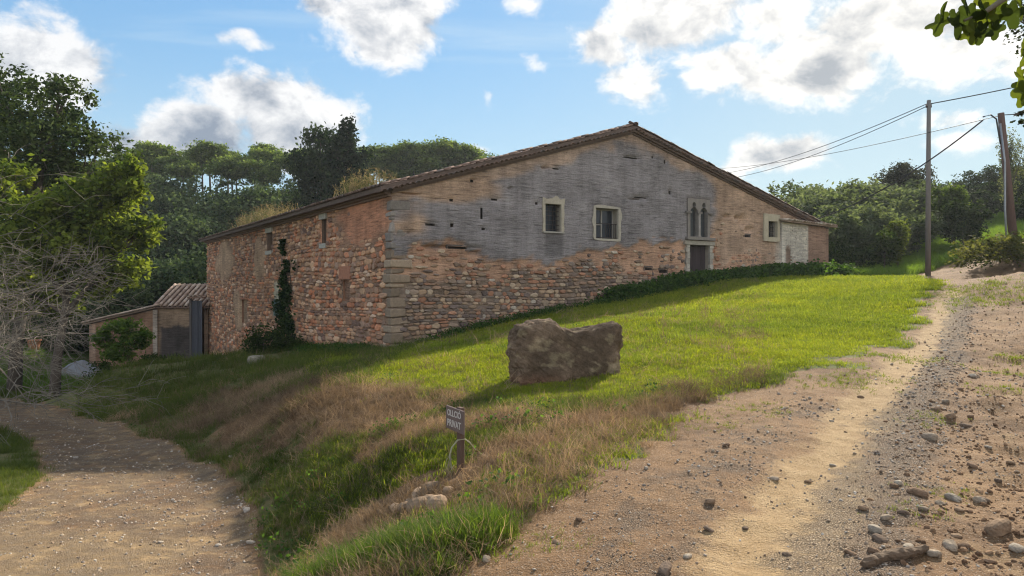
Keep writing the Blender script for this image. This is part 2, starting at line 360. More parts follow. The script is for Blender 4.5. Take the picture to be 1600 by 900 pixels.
def H(x, y, m=None):
    shp = np.shape(x); x = np.asarray(x, float).ravel(); y = np.asarray(y, float).ravel()
    z = H0(x, y); m = m or masks(x, y)
    near = np.exp(-np.hypot(x, y) / 60)
    z = z + (fbm(x * .8, y * .8, 31, 4) - .5) * (.16 * m['grass'] + .05 * m['path'] + .12 * m['bare']) * near
    z = z + (fbm(x * 4.5, y * 4.5, 41, 3) - .5) * (.05 * m['grass'] + .055 * m['track'] + .02 * m['lane'] + .13 * m['bare']) * near
    z = z + (fbm(x * 11, y * 11, 47, 2) - .5) * (.035 * m['track'] * (1 - .6 * m['sand']) + .018 * m['lane'] + .05 * m['bare']) * near
    z = z - .05 * m['sand'] * m['track'] + .02 * m['grav'] * near
    right = sst(x - d_right(y), 0, 1.5) * m['track']
    z = z + right * (fbm(x * 2.2, y * 2.2, 51, 4) - .45) * .30 * near
    return z.reshape(shp)
def d_right(y): return np.interp(y, [0, 4, 8, 14, 20, 40], [1.6, 2.4, 4.5, 8.3, 12.4, 26])
def hit(px, py):
    x, y = hit0(px, py, H); return x, y, float(H(np.array([x]), np.array([y]))[0])
def Hs(x, y): return float(H(np.array([x]), np.array([y]))[0])

def axis(step0, k, lo, hi):
    v = [0.0]
    while v[-1] < hi: v.append(v[-1] + max(step0, k * abs(v[-1])) * (1 if v[-1] < 150 else 6))
    u = [0.0]
    while u[-1] > lo: u.append(u[-1] - max(step0, k * abs(u[-1])) * (1 if u[-1] > -150 else 6))
    return np.array(u[:0:-1] + v)
gx = axis(.07, .016, -1000, 1000)
gy = axis(.06, .014, 0, 1100)
gy = np.concatenate([[-600, -300, -150, -80, -40, -20, -12, -8, -5, -3, -2, -1.2, -.6], gy])
GX, GY = np.meshgrid(gx, gy); fx, fy = GX.ravel(), GY.ravel()
gm = masks(fx, fy); gz = H(fx, fy, gm)
nx, ny = len(gx), len(gy)
idx = np.arange(nx * ny).reshape(ny, nx)
GF = np.stack([idx[:-1, :-1], idx[:-1, 1:], idx[1:, 1:], idx[1:, :-1]], -1).reshape(-1, 4)
GV = np.stack([fx, fy, gz], 1)

m_g, n = new_mat('earth_and_turf')
attr = n('ShaderNodeAttribute', attribute_name='mask'); sp = n('ShaderNodeSeparateColor', {0: attr.outputs[0]})
grass_m, sand_m, grav_m = sp.outputs[0], sp.outputs[1], sp.outputs[2]; bare_m = attr.outputs['Alpha']
pos = n('ShaderNodeNewGeometry').outputs['Position']
n1 = n.noise(pos, .8, 5, .6); n2 = n.noise(pos, 5, 6, .65); n3 = n.noise(pos, 38, 4, .6); n4 = n.noise(pos, 140, 2, .5)
soil = n.mix(n.step(n2, .3, .7), (.125, .070, .036), (.25, .145, .072))
soil = n.mix(n.step(n1, .35, .7), soil, (.29, .170, .082))
soil = n.mix(n.math('MULTIPLY', n.step(n3, .5, .75), .5), soil, (.33, .22, .13))
soil = n.mix(n.math('MULTIPLY', n.step(n4, .52, .62), .5), soil, (.07, .045, .03))
sand = n.mix(n.step(n2, .3, .75), (.34, .225, .11), (.45, .315, .17))
sand = n.mix(n.math('MULTIPLY', n.step(n3, .56, .72), .55), sand, (.24, .155, .08))
vor = n('ShaderNodeTexVoronoi', {'Vector': pos, 'Scale': 58.0, 'Randomness': 1.0}, feature='F1')
vd = n('ShaderNodeTexVoronoi', {'Vector': pos, 'Scale': 58.0, 'Randomness': 1.0}, feature='DISTANCE_TO_EDGE')
vs = n('ShaderNodeSeparateColor', {0: vor.outputs['Color']})
peb = n.mix(vs.outputs[0], (.22, .185, .15), (.52, .45, .37)); peb = n.mix(n.math('MULTIPLY', vs.outputs[1], .5), peb, (.27, .17, .10))
grav = n.mix(n.step(vd.outputs[0], .0, .16), (.11, .08, .06), peb)
turf = n.mix(n.step(n2, .3, .7), (.085, .11, .03), (.17, .14, .06))
c = n.mix(n.step(n.math('ADD', sand_m, n.math('MULTIPLY', n.math('SUBTRACT', n.noise(pos, 2.2, 6, .7), .5), 1.6)), .25, .75), soil, sand)
gvf = n.step(n.math('ADD', grav_m, n.math('MULTIPLY', n.math('SUBTRACT', n.noise(pos, 3, 5, .7), .5), 1.7)), .45, .95)
c = n.mix(n.math('MULTIPLY', gvf, .5), c, grav)
grit = n.noise(pos, 75, 3, .7)
c = n.mix(n.math('MULTIPLY', n.math('MULTIPLY', n.step(grit, .56, .66), .6), n.math('SUBTRACT', 1.0, n.math('MULTIPLY', sand_m, .5))), c, (.46, .39, .31))
c = n.mix(n.math('MULTIPLY', n.step(grit, .44, .34), .6), c, (.07, .045, .03))
gf = n.step(n.math('ADD', grass_m, n.math('MULTIPLY', n.math('SUBTRACT', n2, .5), .9)), .35, .6)
c = n.mix(gf, c, turf)
hgt = n.math('ADD', n.math('MULTIPLY', n3, .5), n.math('MULTIPLY', n.math('MULTIPLY', n.step(vd.outputs[0], 0, .25), gvf), .6))
hgt = n.math('ADD', n.math('ADD', hgt, n2), n.math('MULTIPLY', grit, .45))
bmp = n('ShaderNodeBump', {'Height': hgt, 'Strength': 1.0, 'Distance': .05})
out(n, n('ShaderNodeBsdfPrincipled', {'Base Color': c, 'Roughness': .95, 'Normal': bmp, 'Specular IOR Level': .15}).outputs[0])

full = mesh('terrain_all', GV, GF, m_g, smooth=True)
vn = np.empty(len(GV) * 3, np.float32); full.vertices.foreach_get('normal', vn); vn = vn.reshape(-1, 3)
fm = lambda a: a[GF].mean(1)
sel_t = fm(gm['track']) > .5; sel_l = (fm(gm['lane']) > .5) & ~sel_t
for nm, sel in (('ground', ~(sel_t | sel_l)), ('dirt_track', sel_t), ('farm_lane', sel_l)):
    f = GF[sel]; us, inv = np.unique(f, return_inverse=True)
    me = mesh(nm, GV[us], inv.reshape(-1, 4), m_g, smooth=True)
    at = me.color_attributes.new('mask', 'FLOAT_COLOR', 'POINT')
    at.data.foreach_set('color', np.stack([gm['grass'][us], gm['sand'][us], gm['grav'][us], gm['bare'][us]], 1).astype(np.float32).ravel())
    me.normals_split_custom_set_from_vertices(vn[us].tolist())
    o = add(nm, me, kind='structure')
bpy.data.meshes.remove(full)
# ================================================================== FARMHOUSE
D0 = 26.0
CX, CY = (612 - 800) / FPX * D0, D0
HANG = math.atan2(.5498, .8353)
house = thing('farmhouse', 'long old rubble stone farmhouse with low gabled tile roof and weathered grey plaster front', 'house', (CX, CY, 0), HANG)
def u_of(px): q = (px - 800) / FPX; return (q + .1709) * D0 / (.8353 - .5498 * q)
def fz(px, py): u = u_of(px); return u, EYE + (HOR - py) / FPX * (D0 + .5498 * u)
def s_of(px): q = (px - 800) / FPX; return D0 * (-.1709 - q) / (.5498 + .8353 * q)
def lz(px, py): s = s_of(px); return s, EYE + (HOR - py) / FPX * (D0 + .8353 * s)
WU, WV, UR = 26.2, 35.9, 11.87
def roofz(u): return np.where(np.asarray(u) <= UR, 5.43 + .30 * np.asarray(u), 8.99 - .26 * (np.asarray(u) - UR))

M_WALL = None
m, n = new_mat('old_wall_render'); M_WALL = m
col = n('ShaderNodeAttribute', attribute_name='Col'); cc = col.outputs[0]
tco = n('ShaderNodeTexCoord').outputs['Object']
st = n.noise(n.vmath('MULTIPLY', tco, (1.4, 1.4, 15)), 1.0, 7, .68, .4)
st2 = n.noise(n.vmath('MULTIPLY', tco, (5, 5, 34)), 1.0, 4, .6)
big = n.noise(tco, .55, 5, .6); gr = n.noise(tco, 16, 6, .7); drip = n.noise(n.vmath('MULTIPLY', tco, (3.2, 3.2, .35)), 1.0, 5, .6)
k = n.math('ADD', n.math('MULTIPLY', st, .75), n.math('MULTIPLY', big, .65)); k = n.math('ADD', k, n.math('MULTIPLY', gr, .45)); k = n.math('ADD', k, n.math('MULTIPLY', drip, .35))
k = n.math('MAXIMUM', n.math('ADD', n.math('MULTIPLY', n.math('SUBTRACT', k, 1.1), 2.3), 1.0), .25)
k = n.math('MULTIPLY', k, 1.38)
c1 = n.vmath('MULTIPLY', cc, n('ShaderNodeCombineXYZ', {0: k, 1: k, 2: k}))
c1 = n.mix(n.math('MULTIPLY', n.step(st2, .60, .72), .45), c1, (.40, .35, .30))
c1 = n.mix(n.math('MULTIPLY', n.step(st, .42, .30), .75), c1, (.06, .047, .04))
hh = n.math('ADD', n.math('MULTIPLY', st, .8), n.math('MULTIPLY', gr, .5)); hh = n.math('ADD', hh, n.math('MULTIPLY', st2, .4))
b = n('ShaderNodeBump', {'Height': hh, 'Strength': 1.0, 'Distance': .08})
out(n, n('ShaderNodeBsdfPrincipled', {'Base Color': c1, 'Roughness': .95, 'Normal': b, 'Specular IOR Level': .12}).outputs[0])

def wall_grid(name, a0, a1, z0, ztop, opens, dispf, colf, tf, parent, da=.14, dz=.11, mat=None):
    A = list(np.arange(a0, a1, da)) + [a1]; zm = max(float(ztop(np.array([a]))[0]) for a in np.linspace(a0, a1, 60))
    Z = list(np.arange(z0, zm + dz, dz))
    fa = sorted({x for o in opens for x in o[:2]}); fzz = sorted({x for o in opens for x in o[2:]})
    A = [a for a in A if all(abs(a - x) > .04 for x in fa)] + fa; Z = [z for z in Z if all(abs(z - x) > .03 for x in fzz)] + fzz
    A = np.array(sorted(A)); Z = np.array(sorted(Z))
    AA, ZZ = np.meshgrid(A, Z); T = ztop(AA); ZZc = np.minimum(ZZ, T)
    edge = np.ones_like(AA)
    for (p, q, r, s) in opens:
        dd = np.maximum(np.maximum(p - AA, AA - q), np.maximum(r - ZZ, ZZ - s)); edge = np.minimum(edge, np.clip(dd / .12, 0, 1))
    edge = np.where((AA <= a0 + 1e-6) | (AA >= a1 - 1e-6), 0, edge)
    d = dispf(AA, ZZc) * edge
    V = tf(AA.ravel(), d.ravel(), ZZc.ravel()); C = colf(AA.ravel(), ZZc.ravel())
    ix = np.arange(AA.size).reshape(AA.shape)
    F = np.stack([ix[:-1, :-1], ix[:-1, 1:], ix[1:, 1:], ix[1:, :-1]], -1)
    cA = (A[:-1] + A[1:]) / 2; cZ = (Z[:-1] + Z[1:]) / 2; keep = np.ones((len(cZ), len(cA)), bool)
    for (p, q, r, s) in opens: keep &= ~((cA[None] > p) & (cA[None] < q) & (cZ[:, None] > r) & (cZ[:, None] < s))
    keep &= ~((ZZ[:-1, :-1] >= T[:-1, :-1] + 1e-6) & (ZZ[:-1, 1:] >= T[:-1, 1:] + 1e-6))
    me = mesh(name, V, F[keep], mat or M_WALL, C, True)
    return add(name, me, parent)
tf_front = lambda a, d, z: np.stack([a, -d, z], 1)
tf_left = lambda a, d, z: np.stack([-d, a, z], 1)

# ---- front wall: plaster above a ragged line, rubble below
bl = np.array([fz(*p) for p in [(612, 400), (650, 388), (690, 383), (745, 392), (790, 404), (850, 408), (905, 392), (960, 388), (1020, 379), (1068, 372), (1110, 362), (1135, 340), (1150, 330), (1165, 322), (1190, 360), (1206, 380)]])
def plaster_line(u): return np.interp(u, bl[:, 0], bl[:, 1])
brick_l = np.array([fz(*p) for p in [(612, 440), (850, 420), (905, 410), (960, 408), (1000, 425), (1040, 440), (1070, 470), (1130, 470)]])
c_grey = np.array((.205, .182, .178)); c_brown = np.array((.335, .225, .155)); c_brick = np.array((.36, .215, .14)); c_mort = np.array((.185, .135, .10)); c_pale = np.array((.46, .40, .33))
def gauss(a, z, a0, z0, ra, rz): return np.exp(-((a - a0) / ra) ** 2 - ((z - z0) / rz) ** 2)
def front_col(u, z):
    nz = fbm(u * 1.1, z * 1.6, 61, 5) - .5; nz2 = fbm(u * 4, z * 7, 63, 3) - .5
    pl = plaster_line(u); f = sst(z - pl + nz * 1.1 + nz2 * .5, -.12, .12)
    bk = np.interp(u, brick_l[:, 0], brick_l[:, 1]); fb = sst(z - bk + nz * 1.4, -.2, .2)
    low = c_mort[None] * (1 - fb[:, None]) + c_brick[None] * fb[:, None]
    g2 = np.maximum(gauss(u, z, 2.2, 5.4, 2.6, .7), .55 * gauss(u, z, .8, 4.0, 1.3, 1.4)) + nz * .5
    up = c_grey + (c_brown * .9 - c_grey) * sst(g2, .25, .6)[:, None]
    # brown coat on the right part and just under the verge
    rb = np.maximum(sst(u - 18.0 + nz * 2.5 + (4.6 - z) * .75, -.6, .9), sst(z - (roofz(u) - .95) + nz * 1.1, -.1, .35) * .75)
    up = up + (c_brown - up) * rb[:, None]
    c = low + (up - low) * f[:, None]
    right = sst(u - 17.4 + nz, -.2, .4); c = c + (c_brown * (1.0 + nz[:, None] * .5) - c) * (right * (1 - sst(-(z - 2.9) + nz * 2.2 + sst(u, 18.2, 19.2) * .6 - .55, 0, .25)))[:, None]
    pb = gauss(u, z, 23.4, 3.2, 1.2, 1.6); c = c + (c_pale - c) * sst(pb + nz * .5, .3, .6)[:, None] * .8
    # dark damp stain under the grilled window
    stn = sst(np.minimum.reduce([u - 6.85 + nz2 * .3, 7.95 - u + nz2 * .3, z - 2.9 + nz * .5, 3.85 - z]), 0, .12); c = c * (1 - .38 * stn[:, None])
    lich = gauss(u, z, 13.4, 5.5, .9, .3); return np.clip(c * (1 + nz[:, None] * .35 - .15 * lich[:, None]), .01, 1)
HOLES = [(*fz(*p), ru, rz) for p, ru, rz in [((672, 351), .22, .05), ((706, 352), .09, .07), ((737, 283), .10, .06), ((772, 312), .18, .06), ((797, 295), .1, .06), ((838, 312), .1, .05), ((1038, 253), .08, .12), ((1045, 300), .10, .14), ((985, 246), .5, .05), ((1000, 308), .45, .05),
         ((990, 312), .4, .05), ((705, 313), .1, .06), ((850, 262), .18, .05), ((755, 357), .09, .05), ((1019, 245), .08, .08), ((740, 395), .35, .10), ((715, 386), .9, .07), ((675, 386), .35, .06), ((1013, 420), .3, .13), ((1035, 423), .3, .14), ((640, 362), .12, .06), ((1135, 338), .25, .1), ((1160, 345), .3, .35), ((1170, 360), .35, .2),
         ((1150, 341), .12, .1), ((1168, 369), .35, .1), ((620, 320), .05, .35), ((640, 303), .35, .04), ((625, 365), .1, .1)]]
def front_disp(u, z):
    nz = fbm(u * 1.1, z * 1.6, 61, 5) - .5; nz2 = fbm(u * 4, z * 7, 63, 3) - .5
    f = sst(z - plaster_line(u) + nz * 1.1 + nz2 * .5, -.10, .10)
    d = .075 * f + .03 * (fbm(u * .6, z * .6, 71, 3) - .5) + .03 * (fbm(u * 3.5, z * 8, 73, 3) - .5) + .02 * nz2
    d = np.where(u > 18.2, d + .05 * (1 - f), d)
    for (a, b, ra, rb) in HOLES: d = d - .22 * np.exp(-(((u - a) / ra) ** 2 + ((z - b) / rb) ** 2) ** 2)
    return d
W1 = (u_of(850), u_of(875), 3.87, 5.04); W2 = (u_of(929), u_of(964), 3.67, 5.03); W3 = (u_of(1197), u_of(1211), 4.17, 5.03)
DOOR = (u_of(1075), u_of(1106), 1.55, 3.57); GOTH = (15.60, 17.14, 3.95, 5.84); SLIT = (3.81, 3.91, 4.23, 4.67)
PUT = []
for (px, py, hw, hh) in ((672, 351, .20, .045), (706, 352, .07, .07), (737, 283, .07, .05), (772, 312, .15, .04), (838, 318, .06, .05), (1038, 253, .05, .09), (1046, 301, .06, .09), (705, 313, .08, .05), (1019, 246, .05, .05), (755, 358, .08, .04), (985, 247, .42, .025), (1000, 309, .38, .025), (1013, 420, .22, .07), (1036, 424, .26, .08), (714, 387, .40, .05), (1168, 369, .24, .06), (868, 264, .16, .03)):
    u_, z_ = fz(px, py); PUT.append((u_ - hw, u_ + hw, z_ - hh, z_ + hh))
fopens = [W1, W2, W3, DOOR, GOTH, SLIT] + PUT
wf = wall_grid('front_wall', 0, WU, -1.8, lambda u: roofz(u) - .44, fopens, front_disp, front_col, tf_front, house)
wf['label'] = 'grey plaster gable wall with bare rubble and brick along its foot'

# ---- left wall
lopen = {'w1': (7.30, 7.95, 3.50, 4.60), 'w2': (16.6, 17.7, 3.55, 4.57), 'w3': (4.40, 5.15, .92, 1.82), 'w4': (22.6, 24.1, -.88, .65), 'sh': (14.9, 16.5, -.15, .80)}
def left_col(s, z):
    nz = fbm(s * .5, z * 1.2, 81, 5) - .5
    c = np.tile(c_mort * np.array((1.3, 1.12, 1.0)), (len(s), 1))
    br = np.maximum.reduce([gauss(s, z, 2.8, 4.2, 3.6, 1.5), .95 * gauss(s, z, 7.6, 3.2, 2.6, 1.6), .9 * gauss(s, z, 24.5, 1.5, 1.6, 1.0), .8 * gauss(s, z, 4.8, 2.2, 1.2, .5)]) + nz * .6
    c = c + (c_brick * np.array((1.15, .9, .8)) - c) * sst(br, .42, .7)[:, None]
    pl = np.maximum.reduce([gauss(s, z, 29, 3.3, 3.6, 1.6), .9 * gauss(s, z, 19.5, 3.2, 1.6, 1.7), .8 * gauss(s, z, 25.0, 0, 1.8, 2.0), .9 * gauss(s, z, 15.8, 1.2, 1.0, .8), .7 * gauss(s, z, 11, 4.2, 2.0, .6)]) + nz * .7
    c = c + (np.array((.33, .215, .135)) - c) * sst(pl, .4, .66)[:, None]
    pp = gauss(s, z, 15.6, 1.1, .9, .8); c = c + (np.array((.42, .38, .28)) - c) * sst(pp + nz * .4, .4, .6)[:, None]
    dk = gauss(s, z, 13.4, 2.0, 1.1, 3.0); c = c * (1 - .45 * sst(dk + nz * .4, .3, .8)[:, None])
    return np.clip(c * (1 + nz[:, None] * .5), .01, 1)
def left_disp(s, z):
    pl = np.maximum.reduce([gauss(s, z, 29, 3.3, 3.6, 1.6), .9 * gauss(s, z, 19.5, 3.2, 1.6, 1.7), .8 * gauss(s, z, 25, 0, 1.8, 2.0), gauss(s, z, 2.8, 4.2, 3.6, 1.5)])
    return .07 * sst(pl + (fbm(s * .5, z * 1.2, 81, 5) - .5) * .6, .35, .6) + .05 * (fbm(s * 2, z * 4, 83, 4) - .5)
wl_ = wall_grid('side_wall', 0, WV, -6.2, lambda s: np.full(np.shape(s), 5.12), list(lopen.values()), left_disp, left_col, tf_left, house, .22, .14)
wl_['label'] = 'long rubble stone side wall with patches of red brick'
# ---- far walls close the volume
mb = MB(); mb.box((WU - .3, .25, -1), (WU, WV, 5.0), c_brown); mb.box((.25, WV - .5, -6), (WU - .35, WV - .1, 5.0), c_brown)
mb.put([(.3, WV - .3, 4.9), (WU - .3, WV - .3, 4.9), (UR, WV - .3, 8.6)], [(0, 1, 2), (2, 1, 0)], c_brown)
mb.build('rear_walls', M_WALL, house)
# rooms behind the openings stay dark: inner lining
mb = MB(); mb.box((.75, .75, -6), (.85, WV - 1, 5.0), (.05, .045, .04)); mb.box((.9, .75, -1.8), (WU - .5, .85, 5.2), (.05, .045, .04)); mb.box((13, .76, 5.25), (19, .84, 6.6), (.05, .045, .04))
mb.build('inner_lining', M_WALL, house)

def reveal(o, tf, depth, col, parent, name='reveal', mat=None, t=.0):
    """jambs, head and sill lining an opening"""
    a0, a1, z0, z1 = o; mb = MB(); e = .002
    for (p, q, r, s) in ((a0 - .06, a0 + e, z0, z1), (a1 - e, a1 + .06, z0, z1), (a0 - .06, a1 + .06, z1 - e, z1 + .07), (a0 - .06, a1 + .06, z0 - .07, z0 + e)):
        A = np.array([p, q, q, p, p, q, q, p]); DD = np.array([-.004, -.004, -.004, -.004, -depth, -depth, -depth, -depth]); ZZ = np.array([r, r, s, s, r, r, s, s])
        mb.put(tf(A, DD, ZZ), [(0, 1, 2, 3), (7, 6, 5, 4), (0, 4, 5, 1), (1, 5, 6, 2), (2, 6, 7, 3), (3, 7, 4, 0)], col)
    return mb.build(name, mat or M_PLAS, parent)
def fbox(mb, tf, a0, a1, d0, d1, z0, z1, col):
    A = np.array([a0, a1, a1, a0, a0, a1, a1, a0]); DD = np.array([d0] * 4 + [d1] * 4); ZZ = np.array([z0, z0, z1, z1, z0, z0, z1, z1])
    return mb.put(tf(A, DD, ZZ), [(0, 1, 2, 3), (7, 6, 5, 4), (0, 4, 5, 1), (1, 5, 6, 2), (2, 6, 7, 3), (3, 7, 4, 0)], col)
def ragged_surround(o, tf, wl, wr, wt, wb, col, parent, seed, name='plaster_surround', proud=.105, label=None):
    """rough pale plaster band round an opening, ragged outer outline, a hole for the opening"""
    a0, a1, z0, z1 = o; N = 56; inn, outr = [], []
    for k in range(N):
        t = k / N * 4; sd, f = int(t), t % 1
        base = [(a0 + (a1 - a0) * f, z0), (a1, z0 + (z1 - z0) * f), (a1 - (a1 - a0) * f, z1), (a0, z1 - (z1 - z0) * f)][sd]
        o2 = [(a0 - wl, z0 - wb), (a1 + wr, z0 - wb), (a1 + wr, z1 + wt), (a0 - wl, z1 + wt)]
        p, q = o2[sd], o2[(sd + 1) % 4]; b2 = (p[0] + (q[0] - p[0]) * f, p[1] + (q[1] - p[1]) * f)
        cf = abs(f - .5) * 2; j = .62 - .25 * cf ** 3 + .6 * float(vnoise(np.array([k * .33]), np.array([seed * 3.1]), 5)[0])
        inn.append(base); outr.append((base[0] + (b2[0] - base[0]) * j, base[1] + (b2[1] - base[1]) * j))
    P = np.array(inn + outr); V = np.concatenate([tf(P[:, 0], np.full(2 * N, proud), P[:, 1]), tf(P[:, 0], np.full(2 * N, -.06), P[:, 1])])
    F = []
    for k in range(N):
        k2 = (k + 1) % N
        F += [(k, k2, N + k2, N + k), (N + k, N + k2, 3 * N + k2, 3 * N + k), (k2, k, 2 * N + k, 2 * N + k2)]
    mb = MB(); mb.put(V, F, col); ob = mb.build(name, M_PLAS, parent)
    if label: ob['label'] = label
    return ob
# ---- front windows
def window(o, tf, parent, nb_v, nb_h, bars=True, frame=True, label=None, pane_mat=None, col=(.30, .26, .21)):
    wnd = reveal(o, tf, .34, col, parent, 'window', M_PLAS)
    if label: wnd['label'] = label
    a0, a1, z0, z1 = o
    mb = MB(); fbox(mb, tf, a0, a1, -.30, -.33, z0, z1, (.03, .035, .045)); mb.build('pane', pane_mat or M_GLASSY, wnd)
    if bars:
        for k in range(nb_v):
            a = a0 + (a1 - a0) * (k + .5) / nb_v; mb = MB(); zz = np.array([z0, z1]); mb.tube(tf(np.full(2, a), np.full(2, -.09), zz), .013, 5, (.04, .03, .028)); mb.build('bar', M_IRON, wnd)
        for k in range(nb_h):
            z = z0 + (z1 - z0) * (k + .5) / nb_h; mb = MB(); mb.tube(tf(np.array([a0, a1]), np.full(2, -.09), np.full(2, z)), .013, 5, (.04, .03, .028)); mb.build('bar', M_IRON, wnd)
    return wnd
w1 = window(W1, tf_front, house, 4, 6, label='small square window with a close iron grille')
ragged_surround(W1, tf_front, .16, .20, .34, .04, (.40, .345, .265), house, 1)
mb = MB(); fbox(mb, tf_front, W1[0] - .12, W1[1] + .16, -.05, .15, W1[2] - .07, W1[2] - .005, (.33, .30, .26)); mb.build('sill', M_PLAS, w1)
w2 = window(W2, tf_front, house, 0, 0, bars=False, label='window with a pale timber frame and iron railing')
ragged_surround(W2, tf_front, .20, .20, .13, .10, (.38, .335, .27), house, 2)
mb = MB(); fc = (.33, .30, .27)
for (p, q, r, s) in ((W2[0], W2[0] + .06, W2[2], W2[3]), (W2[1] - .06, W2[1], W2[2], W2[3]), (W2[0] + .06, W2[1] - .06, W2[3] - .06, W2[3]), (W2[0] + .58, W2[0] + .66, W2[2], W2[3] - .06), (W2[0] + .06, W2[0] + .58, W2[2] + .62, W2[2] + .67)):
    fbox(mb, tf_front, p + .003, q - .003, -.26, -.30 + .002, r, s - .003, fc)
mb.build('frame', M_WOOD, w2)
for k in range(6):
    a = W2[0] + .66 + (W2[1] - W2[0] - .70) * k / 5; mb = MB(); mb.tube(tf_front(np.full(2, a), np.full(2, -.04), np.array([W2[2] + .03, W2[2] + .68])), .013, 5, (.05, .03, .03)); mb.build('bar', M_IRON, w2)
for z in (W2[2] + .05, W2[2] + .68):
    mb = MB(); mb.tube(tf_front(np.array([W2[0], W2[1]]), np.full(2, -.04), np.full(2, z)), .018, 5, (.05, .03, .03)); mb.build('bar', M_IRON, w2)
w3 = window(W3, tf_front, house, 3, 4, label='small barred window in a wide cream surround')
mb = MB()
for (p, q, r, s) in ((W3[0] - .36, W3[0], 3.95, 5.42), (W3[1], W3[1] + .22, 3.95, 5.40), (W3[0], W3[1], 5.03, 5.41), (W3[0], W3[1], 3.93, 4.17)):
    fbox(mb, tf_front, p + .002, q - .002, -.05, .155, r, s, (.42, .36, .26))
mb.build('plaster_surround', M_PLAS, house)
sw = reveal(SLIT, tf_front, .3, (.05, .045, .04), house, 'slit_opening')
mb = MB(); fbox(mb, tf_front, SLIT[0], SLIT[1], -.25, -.29, SLIT[2], SLIT[3], (.02, .02, .02)); mb.build('recess', M_DARK, sw)
for o in PUT:
    ph = reveal(o, tf_front, .22, (.10, .08, .07), house, 'putlog_hole', M_WALL); mb = MB(); fbox(mb, tf_front, o[0], o[1], -.18, -.21, o[2], o[3], (.05, .04, .035)); mb.build('recess', M_WALL, ph)
# ---- door under the twin window
dr = reveal(DOOR, tf_front, .32, (.30, .25, .20), house, 'door'); dr['label'] = 'dark plank double door below the twin arched window'
nb = 8
for k in range(nb):
    a = DOOR[0] + (DOOR[1] - DOOR[0]) * k / nb; mb = MB(); j = .004 * ((k * 7) % 3)
    fbox(mb, tf_front, a + .006, a + (DOOR[1] - DOOR[0]) / nb - .006, -.17 - j, -.22, DOOR[2] + .01, DOOR[3] - .01, np.array((.055, .040, .042)) * (1 + .12 * ((k * 5) % 3 - 1))); mb.build('plank', M_WOOD, dr)
mb = MB(); fbox(mb, tf_front, DOOR[0] - .35, DOOR[1] + .35, -.05, .16, DOOR[3] + .005, DOOR[3] + .20, (.30, .265, .215)); mb.build('lintel', M_STONE, dr)
for sgn, a in ((0, DOOR[0] - .28), (1, DOOR[1] + .005)):
    z = 1.6; k = 0
    while z < DOOR[3] - .05:
        h = min(.22 + .05 * (k % 3), DOOR[3] - z); ww = .26 - .06 * ((k + sgn) % 2); mb = MB()
        fbox(mb, tf_front, a + (.28 - ww if sgn == 0 else 0), a + (.275 if sgn == 0 else ww), -.05, .125 + .01 * (k % 3), z, z + h - .012, np.array((.34, .30, .25)) * (.8 + .12 * (k * 5 % 4))); mb.build('jamb_stone', M_STONE, dr); z += h; k += 1
# ---- twin gothic window, cut out of one stone plate
gw = add('twin_window', None, house); gw['label'] = 'twin trefoil headed stone window with a slender centre column'
bm = bmesh.new()
def loop(pts):
    vs = [bm.verts.new((a, 0, z)) for a, z in pts]; return [bm.edges.new((vs[i], vs[(i + 1) % len(vs)])) for i in range(len(vs))]
G0, G1, GZ0, GZ1 = GOTH; ed = loop([(G0 - .02, GZ0 - .0), (G1 + .02, GZ0), (G1 + .02, GZ1 + .02), (G0 - .02, GZ1 + .02)])
zc = 5.17
for ca in (G0 + .42, G1 - .42):
    P = [(ca - .27, GZ0 + .03), (ca + .27, GZ0 + .03), (ca + .27, zc)]
    P += [(ca + .24 * math.cos(t) + .03, zc + .24 * math.sin(t)) for t in np.linspace(.15, 1.15, 5)]
    P += [(ca + .125 * math.cos(t), zc + .37 + .14 * math.sin(t)) for t in np.linspace(-.8, math.pi + .8, 11)]
    P += [(ca - .24 * math.cos(t) - .03, zc + .24 * math.sin(t)) for t in np.linspace(1.15, .15, 5)] + [(ca - .27, zc)]
    ed += loop(P)
bmesh.ops.triangle_fill(bm, use_beauty=True, use_dissolve=False, edges=ed)
ex = bmesh.ops.extrude_face_region(bm, geom=bm.faces[:]); bmesh.ops.translate(bm, verts=[v for v in ex['geom'] if isinstance(v, bmesh.types.BMVert)], vec=(0, .22, 0))
bmesh.ops.recalc_face_normals(bm, faces=bm.faces[:])
bmesh.ops.translate(bm, verts=bm.verts[:], vec=(0, -.09, 0))
me = bpy.data.meshes.new('tracery'); bm.to_mesh(me); bm.free()
at = me.color_attributes.new('Col', 'FLOAT_COLOR', 'POINT'); at.data.foreach_set('color', np.tile(np.array((.22, .19, .165, 1), np.float32), len(me.vertices))); me.materials.append(M_PLAS); add('tracery', me, gw)
mb = MB(); fbox(mb, tf_front, G0, G1, -.16, -.20, GZ0, GZ1, (.05, .055, .06)); mb.build('shutter', mat_plain('bluish_shutter', (.065, .072, .075), .8), gw)
mb = MB(); fbox(mb, tf_front, G0 - .22, G1 + .25, -.1, .26, GZ0 - .14, GZ0 - .003, (.20, .175, .15)); mb.build('sill', M_STONE, gw)
for a, ww in ((G0 - .02, .2), ((G0 + G1) / 2, .17), (G1 + .05, .2)):
    mb = MB(); fbox(mb, tf_front, a - ww, a + ww, .091, .17, zc - .05, zc + .04, (.16, .14, .125)); mb.build('capital', M_STONE, gw)
mb = MB(); mb.tube(tf_front(np.full(4, (G0 + G1) / 2), np.full(4, .11), np.array([GZ0, GZ0 + .06, GZ0 + .1, zc - .05])), [.1, .09, .055, .055], 10, (.27, .235, .2)); mb.build('column', M_STONE, gw, True)
